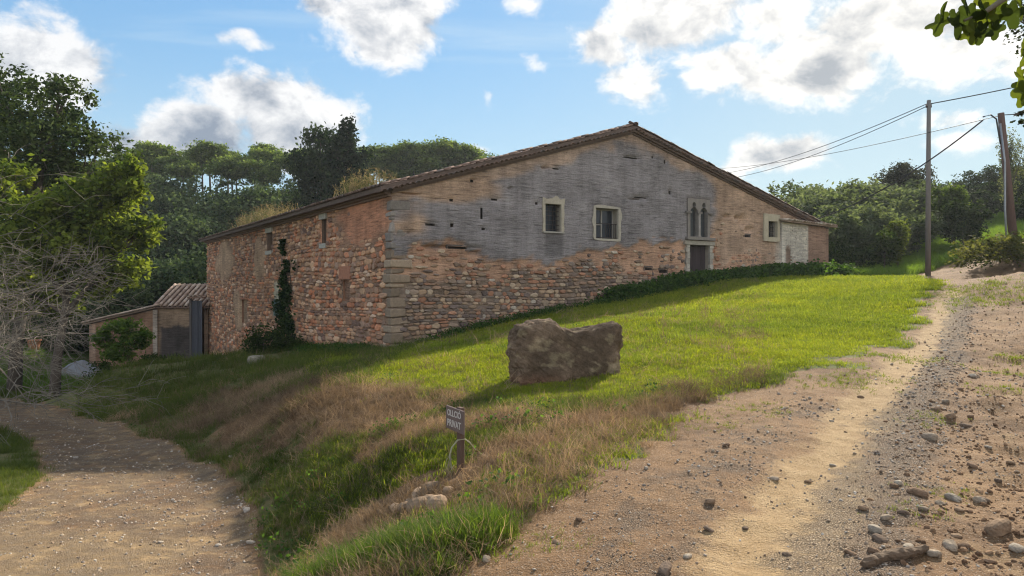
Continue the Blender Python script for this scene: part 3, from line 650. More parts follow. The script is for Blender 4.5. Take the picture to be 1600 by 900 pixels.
for ca in (G0 + .42, G1 - .42):
    for k in (-1, 1):
        mb = MB(); mb.tube(tf_front(np.full(2, ca + .11 * k), np.full(2, -.07), np.array([GZ0 + .04, zc + .15])), .012, 5, (.05, .05, .05)); mb.build('bar', M_IRON, gw)
# ---- openings of the side wall
for key in ('w1', 'w2'):
    o = lopen[key]; x = window(o, tf_left, house, 2, 0, bars=(key == 'w1'), col=(.20, .13, .09), pane_mat=M_DARK)
    mb = MB(); fbox(mb, tf_left, o[0] - .15, o[1] + .15, -.05, .10, o[3] + .01, o[3] + .3, (.36, .33, .28)); mb.build('lintel', M_STONE, x)
    mb = MB(); fbox(mb, tf_left, o[0] - .1, o[1] + .1, -.05, .11, o[2] - .22, o[2] - .008, (.36, .33, .28)); mb.build('sill', M_STONE, x)
for key in ('w3', 'w4'):
    o = lopen[key]; x = reveal(o, tf_left, .2, (.30, .16, .10), house, 'blocked_opening'); x['label'] = 'former opening walled up with brick'
    mb = MB(); fbox(mb, tf_left, o[0], o[1], -.10, -.2, o[2], o[3], (.21, .12, .08) if key == 'w3' else (.25, .165, .105)); mb.build('infill', M_WALL, x)
    mb = MB(); fbox(mb, tf_left, o[0] - .3, o[1] + .3, -.05, .09, o[3] + .01, o[3] + .45 * (key == 'w3') + .12, (.33, .15, .09)); mb.build('lintel', M_STONE, x)
o = lopen['sh']; x = reveal(o, tf_left, .25, (.40, .36, .27), house, 'shuttered_window')
for k in range(4):
    mb = MB(); a = o[0] + (o[1] - o[0]) * k / 4; fbox(mb, tf_left, a + .008, a + (o[1] - o[0]) / 4 - .008, -.03, -.08, o[2] + .01, o[3] - .01, np.array((.10, .15, .135)) * (1 + .1 * (k % 2))); mb.build('plank', M_WOOD, x)

# ---- rubble stones
STONES = []
PAL = np.array([(.24, .15, .10), (.27, .18, .115), (.20, .135, .095), (.30, .21, .14), (.16, .115, .09), (.30, .155, .095), (.13, .095, .08), (.33, .245, .17), (.23, .165, .12), (.28, .14, .085), (.19, .145, .115)]) * 1.1
def stone_geo(a, z, wa, hz, h, tf, seed):
    rr = np.random.default_rng(seed); N = 8; th = np.arange(N) * 2 * math.pi / N + .39
    sq = 1 / np.maximum(np.abs(np.cos(th)), np.abs(np.sin(th))) ** .85
    j = 1 + (rr.random(N) - .5) * .42
    A = np.cos(th) * sq * j * wa / 2; Z = np.sin(th) * sq * j * hz / 2
    rot = (rr.random() - .5) * .35; A, Z = A * math.cos(rot) - Z * math.sin(rot) * .6, Z * math.cos(rot) + A * math.sin(rot) * .3
    ca, cz = (rr.random(2) - .5) * .3
    P = np.concatenate([np.stack([A, Z, np.full(N, -.08)], 1), np.stack([A * .97, Z * .97, h * (.45 + .2 * rr.random(N))], 1), np.stack([A * .70 + ca * wa * .2, Z * .70 + cz * hz * .2, h * (.85 + .3 * rr.random(N))], 1), [(ca * wa * .3, cz * hz * .3, h * (1 + .15 * rr.random()))]])
    F = [(r * N + k, r * N + (k + 1) % N, (r + 1) * N + (k + 1) % N, (r + 1) * N + k) for r in range(2) for k in range(N)] + [(2 * N + k, 2 * N + (k + 1) % N, 3 * N) for k in range(N)]
    if tf is tf_left: F = [f[::-1] for f in F]
    return tf(P[:, 0] + a, P[:, 2], P[:, 1] + z), F
def lay(a0, a1, z0, z1, wr, hr, keepf, opens, tf, seedbase, extra=None):
    r = np.random.default_rng(seedbase); z = z0; sid = 0
    while z < z1:
        ch = r.uniform(*hr); a = a0 + r.uniform(-.2, .2)
        while a < a1:
            ww = r.uniform(*wr) * (1.5 if r.random() < .12 else 1); hz = ch * r.uniform(.75, 1.25); ca, cz = a + ww / 2, z + ch / 2 + .12 * ch * math.sin(a * .9 + z * 3) + r.uniform(-.05, .05) * ch + .10 * math.sin(a * .5 + z)
            a += ww * r.uniform(.97, 1.12); sid += 1
            if any(o[0] - ww * .45 < ca < o[1] + ww * .45 and o[2] - hz * .55 < cz < o[3] + hz * .55 for o in opens): continue
            if r.random() > keepf(ca, cz): continue
            c = PAL[r.integers(len(PAL))] * r.uniform(.75, 1.25)
            if r.random() < .04: c = np.array((.42, .35, .28)) * r.uniform(.8, 1.1)
            c = c * (np.array((1.38, 1.14, 1.0)) if tf is tf_left else 1.0)
            STONES.append((ca, cz, ww, hz, r.uniform(.03, .085), tf, seedbase * 7919 + sid, c))
        z += ch
def one(x): return np.array([float(x)])
def keep_front(u, z):
    nz = float(fbm(one(u * 1.1), one(z * 1.6), 61, 5)[0]) - .5; pl = float(plaster_line(u))
    if u < .45 and z > -.6: return 0
    if z > pl - .12 + nz * -1.1: return 0
    if u > 18.2: return .8 if (z < 3.15 + nz * 3 and 18.9 < u < 22) else .06
    bk = float(np.interp(u, brick_l[:, 0], brick_l[:, 1]))
    return .93 if z < bk - nz * 1.4 else .38
lay(.0, 22.2, -1.5, 4.6, (.14, .40), (.075, .19), keep_front, fopens, tf_front, 101)
def keep_left(s, z):
    nz = float(fbm(one(s * .5), one(z * 1.2), 81, 5)[0]) - .5
    if s < .6 and z > -.6: return 0
    g = lambda *k: float(gauss(s, z, *k))
    pl = max(g(29, 3.3, 3.6, 1.6), .9 * g(19.5, 3.2, 1.6, 1.7), .8 * g(25, 0, 1.8, 2), .9 * g(15.8, 1.2, 1, .8), g(2.8, 4.4, 3.4, 1.3)) + nz * .7
    if pl > .5: return .05
    return .95
lay(.0, WV, -5.2, 5.0, (.24, .62), (.11, .25), keep_left, [tuple(v) for v in lopen.values()], tf_left, 202)
# the stones that show largest are pieces of their own, the rest one part
def seen(s):
    ca, cz, ww, hz, h, tf, sd, c = s; Y = D0 + (.5498 if tf is tf_front else .8353) * ca
    f = .85 if tf is tf_front else .42 * (D0 / Y)
    ground = -.85 + .14 * ca if tf is tf_front else -.9 - .09 * ca
    return (ww * f * hz) / Y ** 2 if cz > ground else 0
STONES.sort(key=seen, reverse=True)
for s in STONES[:300]:
    V, F = stone_geo(*s[:7]); mb = MB(); mb.put(V, F, s[7]); mb.build('stone', M_STONE, house)
mb = MB()
for s in STONES[300:]:
    V, F = stone_geo(*s[:7]); mb.put(V, F, s[7])
mb.build('rubble_stones', M_STONE, house, kind='stuff')
# ---- quoins at the corner (turn both faces)
z = -1.2; k = 0; qr = np.random.default_rng(5)
while z < 4.55:
    h = qr.uniform(.17, .44); la, lb = (qr.uniform(.45, .8), qr.uniform(.3, .6)) if qr.random() < .5 else (qr.uniform(.2, .5), qr.uniform(.6, 1.1))
    p = .035 + qr.uniform(0, .055); j = qr.uniform(-.02, .02, 8)
    mb = MB(); V = np.array([(-p, -p, z), (la, -p + j[0], z + .01), (la, .3, z), (-p, lb, z), (-p + j[1], -p, z + h - .03), (la + j[2], -p + j[3], z + h - .025), (la, .3, z + h - .03), (-p + j[4], lb + j[5], z + h - .03)])
    V = V + (qr.random((8, 3)) - .5) * np.array((.05, .05, .06))
    c = np.array((.29, .215, .15)) * qr.uniform(.55, 1.1) if z < 2.6 else np.array((.25, .215, .185)) * qr.uniform(.65, 1.1)
    mb.put(V, [(0, 3, 2, 1), (4, 5, 6, 7), (0, 1, 5, 4), (1, 2, 6, 5), (2, 3, 7, 6), (3, 0, 4, 7)], c)
    ob = mb.build('quoin', M_STONE, house)
    md = ob.modifiers.new('bevel', 'BEVEL'); md.width = .05; md.segments = 3; md.limit_method = 'NONE'
    z += h; k += 1

# ---- roof
VERT = .30
rmb = MB(); tcol = np.array((.115, .082, .066))
for (ua, ub, side) in ((-.55, UR, 0), (UR, WU + .7, 1)):
    za, zb = [(5.43 + .30 * ua, 8.99), (8.99, 8.99 - .26 * (ub - UR))][side]
    for (dz0, dz1) in ((-.27, -.10),):
        V = [(ua, -VERT, za + dz0), (ub, -VERT, zb + dz0), (ub, WV + .3, zb + dz0), (ua, WV + .3, za + dz0), (ua, -VERT, za + dz1), (ub, -VERT, zb + dz1), (ub, WV + .3, zb + dz1), (ua, WV + .3, za + dz1)]
        rmb.put(V, [(0, 3, 2, 1), (4, 5, 6, 7), (0, 1, 5, 4), (1, 2, 6, 5), (2, 3, 7, 6), (3, 0, 4, 7)], tcol)
roof = rmb.build('roof', M_TILE, house); roof['label'] = 'low pitched roof of dark weathered clay tiles'
# field of tiles: rows of barrels running down the slopes
rv = np.arange(.25, WV + .2, .0575)
for (ua, ub) in ((-.5, UR - .1), (UR + .1, WU + .66)):
    us = np.arange(ua, ub, .18); UU, VV = np.meshgrid(us, rv)
    row = np.floor((UU - ua) / .36); ph = (UU - ua) / .36 - row
    dn = 1 if ua < 0 else -1
    Zf = roofz(UU) - .10 + .055 * np.abs(np.sin(VV * math.pi / .23)) + .02 * ((1 - ph) if dn > 0 else ph) + .03 * (fbm(UU * .8, VV * .8, 91, 3) - .5)
    ix = np.arange(UU.size).reshape(UU.shape); F = np.stack([ix[:-1, :-1], ix[:-1, 1:], ix[1:, 1:], ix[1:, :-1]], -1).reshape(-1, 4)
    cv = np.array((.17, .105, .075))[None] * (.55 + .9 * fbm(UU.ravel() * 2.6, VV.ravel() * 4.3, 95, 3))[:, None]
    add('tile_field', mesh('tile_field', np.stack([UU.ravel(), VV.ravel(), Zf.ravel()], 1), F, M_TILE, cv), roof, kind='stuff')
def tile_mesh(L, r0, r1, col, seg=6, th=.018):
    V = []; F = []
    for y, r in ((0, r0), (L, r1)):
        for rr in (r, r - th):
            V += [(rr * math.cos(math.pi * k / seg), y, rr * math.sin(math.pi * k / seg) * .85) for k in range(seg + 1)]
    m = seg + 1
    for k in range(seg):
        F += [(k, k + 1, 2 * m + k + 1, 2 * m + k), (m + k + 1, m + k, 3 * m + k, 3 * m + k + 1), (k + 1, k, m + k, m + k + 1), (2 * m + k, 2 * m + k + 1, 3 * m + k + 1, 3 * m + k)]
    F += [(0, 2 * m, 3 * m, m), (seg, m + seg, 3 * m + seg, 2 * m + seg)]
    mb = MB(); mb.put(V, F, col); return mb.mesh('tile', M_TILE, True)
TCOL = [(.13, .085, .065), (.16, .105, .08), (.10, .07, .058), (.19, .125, .095), (.125, .10, .088)]
TM = [tile_mesh(.46, .105, .085, c) for c in TCOL]
def put_tile(parent, M, k=None):
    o = add('tile', TM[k if k is not None else random.randrange(len(TM))], parent); o.matrix_local = M; return o
u = -.45; slope_l, slope_r = math.atan(.30), -math.atan(.26)
while u < WU + .55:                                        # ends of the cross tiles along the verge
    a = slope_l if u < UR else slope_r
    Mx = Matrix.Translation((u, -VERT - .12 + random.uniform(-.03, .03), float(roofz(u)) - .30 + random.uniform(-.015, .015))) @ Matrix.Rotation(-a, 4, 'Y') @ Matrix.Rotation(R(random.uniform(-3, 3)), 4, 'Z')
    put_tile(roof, Mx); u += .228
for (ua, ub, a, sg) in ((-.55, UR - .1, slope_l, 1), (WU + .62, UR + .1, slope_r, -1)):   # cover tiles running up the verge
    u = ua
    while (u < ub) if sg > 0 else (u > ub):
        Mx = Matrix.Translation((u, -VERT + .06 + random.uniform(-.02, .02), float(roofz(u)) - .085 + random.uniform(-.015, .03))) @ Matrix.Rotation(-a, 4, 'Y') @ Matrix.Rotation(R(-90 * sg + random.uniform(-3, 3)), 4, 'Z') @ Matrix.Rotation(R(3), 4, 'X')
        put_tile(roof, Mx); u += .37 * sg
for k in range(36):                                        # eave tiles on the long side, nearest the corner
    v = .0 + k * .23; put_tile(roof, Matrix.Translation((-.66 + random.uniform(-.03, .03), v, 5.43 - .27)) @ Matrix.Rotation(-slope_l, 4, 'Y') @ Matrix.Rotation(R(-90 + random.uniform(-3, 3)), 4, 'Z'))
emb = MB(); tV = np.array([v.co for v in TM[0].vertices]); tF = [tuple(p.vertices) for p in TM[0].polygons]
v = 36 * .23
while v < WV + .25:
    Mx = Matrix.Translation((-.66 + random.uniform(-.03, .03), v, 5.43 - .285)) @ Matrix.Rotation(-slope_l, 4, 'Y') @ Matrix.Rotation(R(-90 + random.uniform(-3, 3)), 4, 'Z')
    emb.put([Mx @ Vector(x) for x in tV], tF, TCOL[random.randrange(5)]); v += .23
emb.build('eave_tiles', M_TILE, roof, True, kind='stuff')
for k in range(14):                                        # ridge
    v = -VERT - .08 + k * .38; put_tile(roof, Matrix.Translation((UR + random.uniform(-.02, .02), v, 8.93 + .015 * (k % 2))) @ Matrix.Scale(1.35, 4))
rm2 = MB(); rm2.box((UR - .12, 5, 8.9), (UR + .12, WV, 9.06), TCOL[1]); rm2.build('ridge', M_TILE, roof)
# stepped brick cornice below the verge and the eave
cmb = MB()
for (ua, ub) in ((-.05, UR), (UR, WU)):
    for (dz0, dz1, pr) in ((-.37, -.275, .26), (-.45, -.373, .15)):
        pts = [(ua, float(roofz(ua)) if ua < UR else 8.99), (ub, 8.99 if ub == UR else float(roofz(ub)))]
        V = [(a, y, zz + d) for (a, zz) in pts for y in (-pr, .1) for d in (dz0, dz1)]
        cmb.put(V, [(0, 1, 3, 2), (4, 6, 7, 5), (0, 4, 5, 1), (2, 3, 7, 6), (1, 5, 7, 3), (0, 2, 6, 4)], (.13, .09, .07))
cmb.box((-.42, .0, 5.02), (-.005, WV, 5.10), (.15, .10, .08)); cmb.box((-.28, .0, 4.94), (-.005, WV, 5.016), (.19, .125, .095)); cmb.box((-.16, 0, 4.86), (-.005, WV, 4.936), (.19, .125, .095))
cmb.build('cornice', M_STONE, house)

# ---- annex at the right end
annex = add('annex', None, house); annex['label'] = 'small lean-to with whitewashed brick front and brown plastered end'
ua, um, ub = u_of(1216), u_of(1256), u_of(1289)
def annex_col(u, z):
    nz = fbm(u * 1.4, z * 2, 131, 5) - .5; c = np.tile(np.array((.47, .42, .35)), (len(u), 1))
    c = c + (c_brick - c) * sst(2.75 - z + nz * 1.6 + (u - 23) * .1, -.1, .3)[:, None]
    c = c + (np.array((.19, .13, .095)) - c) * sst(gauss(u, z, ua + .55, 3.4, .35, 1.2) + nz, .5, .8)[:, None]
    c = c + (np.array((.215, .135, .095)) - c) * sst(u - um, -.02, .05)[:, None]
    pp = gauss(u, z, um + .9, 2.55, .45, .3); c = c + (np.array((.44, .39, .33)) - c) * sst(pp + nz * .5, .5, .7)[:, None]
    return np.clip(c * (1 + .3 * nz[:, None]), .01, 1)
tf_an = lambda a, d, z: np.stack([a, -.22 - d, z], 1)
wall_grid('front_wall', ua, ub, .6, lambda u: np.full(np.shape(u), 5.02) - .03 * (u - ua), [], lambda a, z: .03 * (fbm(a * 3, z * 9, 5, 3) - .5) + .05 * (a > um), annex_col, tf_an, annex)
mb = MB(); mb.box((ua, -.20, .6), (ua + .12, -.001, 4.98), c_pale); mb.box((WU + .01, -.19, .6), (ub - .001, 4.5, 4.9), (.215, .135, .095)); mb.build('end_wall', M_WALL, annex)
# courses of pale brick that stand proud on its front
br = np.random.default_rng(77); z = 2.3; r_ = 0; smb = MB()
while z < 4.85:
    a = ua + .75 + .14 * (r_ % 2)
    while a < um - .1:
        ww = br.uniform(.24, .34)
        if br.random() < .85 - .5 * (z < 2.8): fbox(smb, tf_an, a, min(a + ww - .02, um - .03), -.03, .028 + br.uniform(0, .02), z, z + .065, np.array((.50, .45, .38)) * br.uniform(.75, 1.1))
        a += ww
    z += .09; r_ += 1
smb.build('pale_brickwork', M_STONE, annex, kind='stuff')
ar = MB(); V = [(ua - .15, -.55, 5.02), (ub + .35, -.55, 4.90), (ub + .35, 4.6, 5.35), (ua - .15, .2, 5.22)]; V += [(x, y, zz + .07) for x, y, zz in V]
ar.put(V, [(0, 3, 2, 1), (4, 5, 6, 7), (0, 1, 5, 4), (1, 2, 6, 5), (2, 3, 7, 6), (3, 0, 4, 7)], (.30, .22, .17)); ar.build('roof', M_TILE, annex)
TML = [tile_mesh(.60, .115, .095, c) for c in ((.34, .26, .20), (.27, .19, .145), (.42, .35, .28))]
a = ua - .05
while a < ub + .3:
    o = add('tile', random.choice(TML), annex); o.matrix_local = Matrix.Translation((a, -.68 + random.uniform(-.06, .06), 5.075 - .026 * (a - ua))) @ Matrix.Rotation(R(6), 4, 'X') @ Matrix.Rotation(R(random.uniform(-6, 6)), 4, 'Z'); a += .235
# ================================================================== SHED, SIGN, BOULDER, POLES
def flat_col(f): return f
# ---- outbuilding beside the far end of the house
YS = 55.0
def sx(px, Y=YS): return (px - 800) / FPX * Y
def sz(py, Y=YS): return EYE + (HOR - py) / FPX * Y
shed = thing('outbuilding', 'small brick outbuilding with curved clay tile roof and lower lean-to beside it', 'shed', (sx(245), YS, -4.4))
def sput(mb, name, mat, smooth=False, **kw):
    o = mb.build(name, mat, shed, smooth, **kw); o.location = (-sx(245), -YS, 4.4); return o
def shed_col(x, z):
    nz = fbm(x * 1.3, z * 1.3, 141, 5) - .5
    c = np.tile(np.array((.26, .175, .115)), (len(x), 1)); st = sst(np.minimum(-1.35 - z + nz * 1.2, z + 4.6), 0, .3)
    st = st * sst(x - sx(247) + nz * .3, 0, .3); c = c + (np.array((.045, .04, .04)) - c) * st[:, None] * .9
    return np.clip(c * (1 + nz[:, None] * .5), .01, 1)
tfs = lambda a, d, z: np.stack([a, YS - d, z], 1)
o = wall_grid('front_wall', sx(245), sx(304), -4.8, lambda a: np.full(np.shape(a), sz(482)), [], lambda a, z: .04 * (fbm(a * 2, z * 2, 3, 3) - .5), shed_col, tfs, shed); o.location = (-sx(245), -YS, 4.4)
mb = MB(); x0, x1 = sx(245), sx(322); ze, zr = sz(481), sz(448, YS + 3.2)
mb.put([(x0, YS, -4.8), (x0, YS + 6.4, -4.8), (x0, YS + 6.4, ze), (x0, YS + 3.2, zr - .1), (x0, YS, ze)], [(0, 1, 2, 3, 4), (4, 3, 2, 1, 0)], (.26, .17, .115)); mb.box((x0 + .01, YS + 6.0, -4.8), (x1, YS + 6.4, ze), (.26, .17, .115)); mb.box((x1 - .3, YS + .3, -4.8), (x1, YS + 5.9, ze), (.26, .17, .115)); sput(mb, 'gable_walls', M_WALL)
mb = MB(); e = .25
for (ya, za, yb, zb) in ((YS - e, ze - .02, YS + 3.2, zr), (YS + 3.2, zr, YS + 6.4 + e, ze - .02)):
    V = [(x0 - .25, ya, za), (x1 + .3, ya, za), (x1 + .3, yb, zb), (x0 - .25, yb, zb)]; V += [(a, b, c + .07) for a, b, c in V]
    mb.put(V, [(0, 3, 2, 1), (4, 5, 6, 7), (0, 1, 5, 4), (1, 2, 6, 5), (2, 3, 7, 6), (3, 0, 4, 7)], (.16, .10, .075))
sroof = sput(mb, 'roof', M_TILE)
LT = math.hypot(3.2 + e, zr - ze + .02); ang = math.atan2(zr - ze + .02, 3.2 + e)
TS = [tile_mesh(.66, .155, .13, c, 6, .03) for c in ((.30, .215, .16), (.35, .25, .185), (.26, .18, .135), (.40, .31, .24))]
TD = [tile_mesh(.66, .13, .115, c, 6, .03) for c in ((.15, .10, .08), (.18, .12, .09))]
ncol, nrow = 11, 7
for i in range(ncol):
    X = x0 - .1 + (x1 - x0 + .25) * i / (ncol - 1)
    for j in range(nrow):
        L = j * LT / nrow - .06; y = YS - e + L * math.cos(ang); zz = ze + .05 + L * math.sin(ang)
        t = add('tile', random.choice(TS), sroof); t.matrix_local = Matrix.Translation((X + random.uniform(-.02, .02), y, zz + .065)) @ Matrix.Rotation(ang + R(3), 4, 'X') @ Matrix.Rotation(R(random.uniform(-3, 3)), 4, 'Z')
        if i < ncol - 1:
            t = add('tile', random.choice(TD), sroof); t.matrix_local = Matrix.Translation((X + (x1 - x0 + .25) / (ncol - 1) / 2, y + .25, zz + .16)) @ Matrix.Rotation(ang + R(2), 4, 'X') @ Matrix.Rotation(R(180), 4, 'Y')
for i in range(9):
    t = add('tile', random.choice(TS), sroof); t.matrix_local = Matrix.Translation((x0 - .2 + i * .52, YS + 3.2, zr + .06)) @ Matrix.Rotation(R(-90), 4, 'Z') @ Matrix.Rotation(R(2), 4, 'X')
# lean-to that slopes down to the left
xl = sx(140); zl, zrr = sz(505), sz(481)
def lean_col(x, z):
    nz = fbm(x * 1.0, z * 1.6, 151, 5) - .5; c = np.tile(np.array((.235, .135, .085)), (len(x), 1)); c = c + (np.array((.30, .20, .13)) - c) * sst(gauss(x, z, -29.3, -2.2, 1.0, 1.0) + nz, .4, .8)[:, None]
    c = c + (np.array((.33, .215, .15)) - c) * sst(sx(150) - x, -.05, .05)[:, None]; return np.clip(c * (1 + nz[:, None] * .5), .01, 1)
tfs2 = lambda a, d, z: np.stack([a, YS - .06 - d, z], 1)
o = wall_grid('leanto_wall', xl, sx(245), -6.2, lambda a: zl - .1 + (zrr - zl) * (a - xl) / (sx(245) - xl), [], lambda a, z: .03 * (fbm(a * 2, z * 6, 3, 3) - .5), lean_col, tfs2, shed); o.location = (-sx(245), -YS, 4.4)
mb = MB(); mb.box((xl, YS - .05, -6.2), (xl + .35, YS + 4, zl - .14), (.33, .215, .15)); mb.box((xl + .36, YS + 3.7, -6.2), (sx(245) - .01, YS + 4, zl), (.25, .16, .11)); sput(mb, 'leanto_sides', M_WALL)
mb = MB(); V = [(xl - .4, YS - .3, zl - .12), (sx(245) - .02, YS - .3, zrr - .02), (sx(245) - .02, YS + 4.2, zrr - .02), (xl - .4, YS + 4.2, zl - .12)]; V += [(a, b, c + .1) for a, b, c in V]
mb.put(V, [(0, 3, 2, 1), (4, 5, 6, 7), (0, 1, 5, 4), (1, 2, 6, 5), (2, 3, 7, 6), (3, 0, 4, 7)], (.24, .165, .12)); lroof = sput(mb, 'leanto_roof', M_TILE)
al = math.atan2(zrr - zl + .1, sx(245) - xl + .38)
for i in range(14):
    for j in range(2):
        t = add('tile', random.choice(TS), lroof); t.matrix_local = Matrix.Translation((xl - .45 + i * .42, YS - .28 + j * .36, zl + .01 + i * .42 * math.tan(al))) @ Matrix.Rotation(-al, 4, 'Y') @ Matrix.Rotation(R(-90), 4, 'Z') @ Matrix.Rotation(R(3), 4, 'X')
mb = MB(); mb.box((sx(240), YS - .14, -5), (sx(247), YS - .075, sz(484)), (.30, .24, .19)); sput(mb, 'corner_pier', M_WALL)
# ---- plank gate between shed and house
gate = thing('plank_gate', 'tall grey plank gate under a little tile cap, between outbuilding and farmhouse', 'gate', (sx(305), 54.4, -4.2))
gw0, gw1 = sx(305.5, 54.4), sx(322, 54.4)
for k in range(6):
    mb = MB(); a = (gw1 - gw0) * k / 6; mb.box((a + .006, -.03 - .004 * (k % 2), -.5), (a + (gw1 - gw0) / 6 - .006, .03, 4.55 + .02 * (k % 3)), np.array((.085, .085, .10)) * (1 + .14 * ((k * 7) % 3 - 1))); mb.build('plank', M_WOOD, gate)
mb = MB(); mb.box((-.16, -.06, -.5), (-.012, .12, 4.75), (.13, .11, .10)); mb.build('post', M_WOOD, gate)
mb = MB(); mb.box((-.2, -.35, 4.76), (gw1 - gw0 + .1, .35, 4.86), (.24, .155, .115)); mb.build('cap', M_TILE, gate)
for k in range(4):
    t = add('tile', random.choice(TS), gate); t.matrix_local = Matrix.Translation((-.12 + k * .3, -.45, 4.89)) @ Matrix.Rotation(R(4), 4, 'X')

# ---- warning sign
SB, SN, SZ0, SZ1 = Vector((-.4725, 6.93, 0)), Vector((-.875, -.4837, 0)), .12, .353
sgx, sgy = -.505, 7.09; gz_ = Hs(sgx, sgy)
sign = thing('wooden_sign', 'small brown wooden sign with pale hand painted lettering on a short post', 'sign', (sgx, sgy, gz_), math.atan2(-.875, .4837))
BW = .423
def s_local(v): return sign.matrix_basis.inverted() @ v
mb = MB(); cc = s_local(Vector((-.575, 7.115, (SZ0 + SZ1) / 2)))
mb.box((-BW / 2, -.011, -(SZ1 - SZ0) / 2), (BW / 2, .011, (SZ1 - SZ0) / 2), (.16, .115, .10)); bd = mb.build('board', M_WOOD, sign, loc=cc)
bd.modifiers.new('bevel', 'BEVEL').width = .004
mb = MB(); pz = SZ1 - gz_ + .012; py = cc.y + .013
mb.box((-.045, py, -.3), (.045, py + .05, pz), (.12, .075, .055)); mb.build('post', M_WOOD, sign, loc=(cc.x + .05, 0, 0)).modifiers.new('bevel', 'BEVEL').width = .006
M_PAINT = mat_plain('pale_paint', (.52, .47, .42), .8, 0, .2, 60)
for txt, zz, sz_ in (('OLLCIÓ', .028, .088), ('PRIVAT', -.078, .098)):
    cu = bpy.data.curves.new('lettering', 'FONT'); cu.body = txt; cu.size = sz_; cu.align_x = 'CENTER'; cu.extrude = .0012; cu.offset = .0015; cu.space_character = 1.02
    to = bpy.data.objects.new('lettering', cu); COL.objects.link(to); bpy.context.view_layer.update()
    me = bpy.data.meshes.new_from_object(to.evaluated_get(bpy.context.evaluated_depsgraph_get())); bpy.data.objects.remove(to); me.materials.clear(); me.materials.append(M_PAINT)
    bb = np.array([v.co for v in me.vertices]); me.transform(Matrix.Diagonal((.33 / (bb[:, 0].max() - bb[:, 0].min()), 1, 1, 1)))
    add('lettering', me, bd, loc=(0, -.0135, zz), rot=(R(90), R(-1.2), 0))

# ---- big block of stone on the lawn
def rock_mesh(name, size, seed, col, rough=.12, div=10, top=None, sq=3.2):
    bm = bmesh.new(); bmesh.ops.create_cube(bm, size=2); bmesh.ops.subdivide_edges(bm, edges=bm.edges[:], cuts=div, use_grid_fill=True)
    V = np.array([v.co for v in bm.verts]); F = [tuple(v.index for v in f.verts) for f in bm.faces]; bm.free()
    nr = (np.abs(V) ** sq).sum(1) ** (1 / sq); P = V / nr[:, None]
    s = seed * 3.7
    d = (fbm(P[:, 0] * 1.3 + s, P[:, 1] * 1.3 + P[:, 2] * 1.1 - s, seed, 4) - .5) + .6 * (fbm(P[:, 2] * 2.2 - s, P[:, 0] * 2.2 + P[:, 1] * 1.7, seed + 9, 4) - .5)
    P = P * (1 + rough * 2 * d[:, None])
    if top is not None: P = top(P)
    P = P * np.array(size) / 2
    if top is not None:
        q = P * 5; rg = np.abs(fbm(q[:, 0] + 9, q[:, 2] + q[:, 1] * .7, 77, 4) - .5) + .6 * np.abs(fbm(q[:, 1] * 2.1 - 3, q[:, 2] * 2.1 + q[:, 0] * 1.3, 78, 3) - .5)
        P = P * (1 + .16 * (rg - .2) + .05 * (fbm(q[:, 0] * 2.6 + q[:, 1], q[:, 2] * 2.6, 79, 3) - .5))[:, None]
    nn = fbm(P[:, 0] * 3 / max(size) + s, P[:, 2] * 3 / max(size) + P[:, 1] * 2 / max(size), seed + 3, 4)
    C = np.array(col)[None] * (.6 + .8 * nn)[:, None]
    return mesh(name, P, F, M_ROCK, C, False)
bx, by, bz = hit(886, 596)
def top(P):
    x, z = P[:, 0], P[:, 2]; prof = np.interp(x, [-1.05, -.9, -.45, -.25, -.1, .1, .6, .95, 1.05], [-.18, -.02, .08, .10, -.06, -.08, .03, .13, -.05]); z2 = np.where(z > 0, z + prof * z * 1.6, z)
    P = P.copy(); P[:, 2] = z2; P[:, 1] = P[:, 1] * (1 - .12 * z); P[:, 0] = P[:, 0] * (1 + .05 * z); return P
bme = rock_mesh('boulder', (1.92, .85, 1.08), 4, (.20, .14, .095), .12, 52, top, 9.0)
ca = np.array([c.color[:] for c in bme.color_attributes['Col'].data]); co = np.array([v.co for v in bme.vertices])
dark = sst(fbm(co[:, 0] * 2.2, co[:, 2] * 2.2, 7, 4) + .25 * gauss(co[:, 0], co[:, 2], .1, 0, .6, .5), .45, .75); lich = sst(fbm(co[:, 0] * 7, co[:, 2] * 7 + co[:, 1] * 5, 17, 3), .6, .72)
ca[:, :3] = ca[:, :3] * (1 - .45 * dark[:, None]) + lich[:, None] * np.array((.10, .085, .05)); redd = gauss(co[:, 0], co[:, 2], -.5, -.45, .7, .14); ca[:, :3] = ca[:, :3] * (1 - redd[:, None] * .6) + redd[:, None] * np.array((.24, .12, .07)) * .6
bme.color_attributes['Col'].data.foreach_set('color', ca.astype(np.float32).ravel())
add('boulder', bme, loc=(bx, by + .35, bz + .40), rot=(0, R(1.5), R(6)), label='large rough squared block of stone lying on the lawn', category='boulder')

# ---- poles
def ground_at(x, y): return Hs(x, y)
p1 = np.array(pix(1450, 157, 40)); g1 = ground_at(p1[0], 40)
pole1 = thing('utility_pole', 'slim straight grey utility pole at the top of the lawn', 'pole', (p1[0], 40, g1))
mb = MB(); mb.tube([(0, 0, -.5), (0, 0, 5), (.02, 0, p1[2] - g1)], [.15, .13, .105], 10, (.17, .15, .135)); mb.build('shaft', M_WOOD, pole1, True)
mb = MB(); mb.box((-.14, -.05, p1[2] - g1 - .42), (.16, .05, p1[2] - g1 - .34), (.1, .1, .1)); mb.build('bracket', M_IRON, pole1)
for sx_ in (-.13, .15):
    mb = MB(); zz = p1[2] - g1 - .34; mb.tube([(sx_, 0, zz), (sx_, 0, zz + .05), (sx_, 0, zz + .07), (sx_, 0, zz + .13)], [.02, .04, .03, .035], 8, (.25, .2, .18)); mb.build('insulator', M_ROCK, pole1, True)
p2t = np.array(pix(1563, 177, 33)); p2b = np.array(pix(1586, 400, 33)); g2 = ground_at(p2b[0], 33)
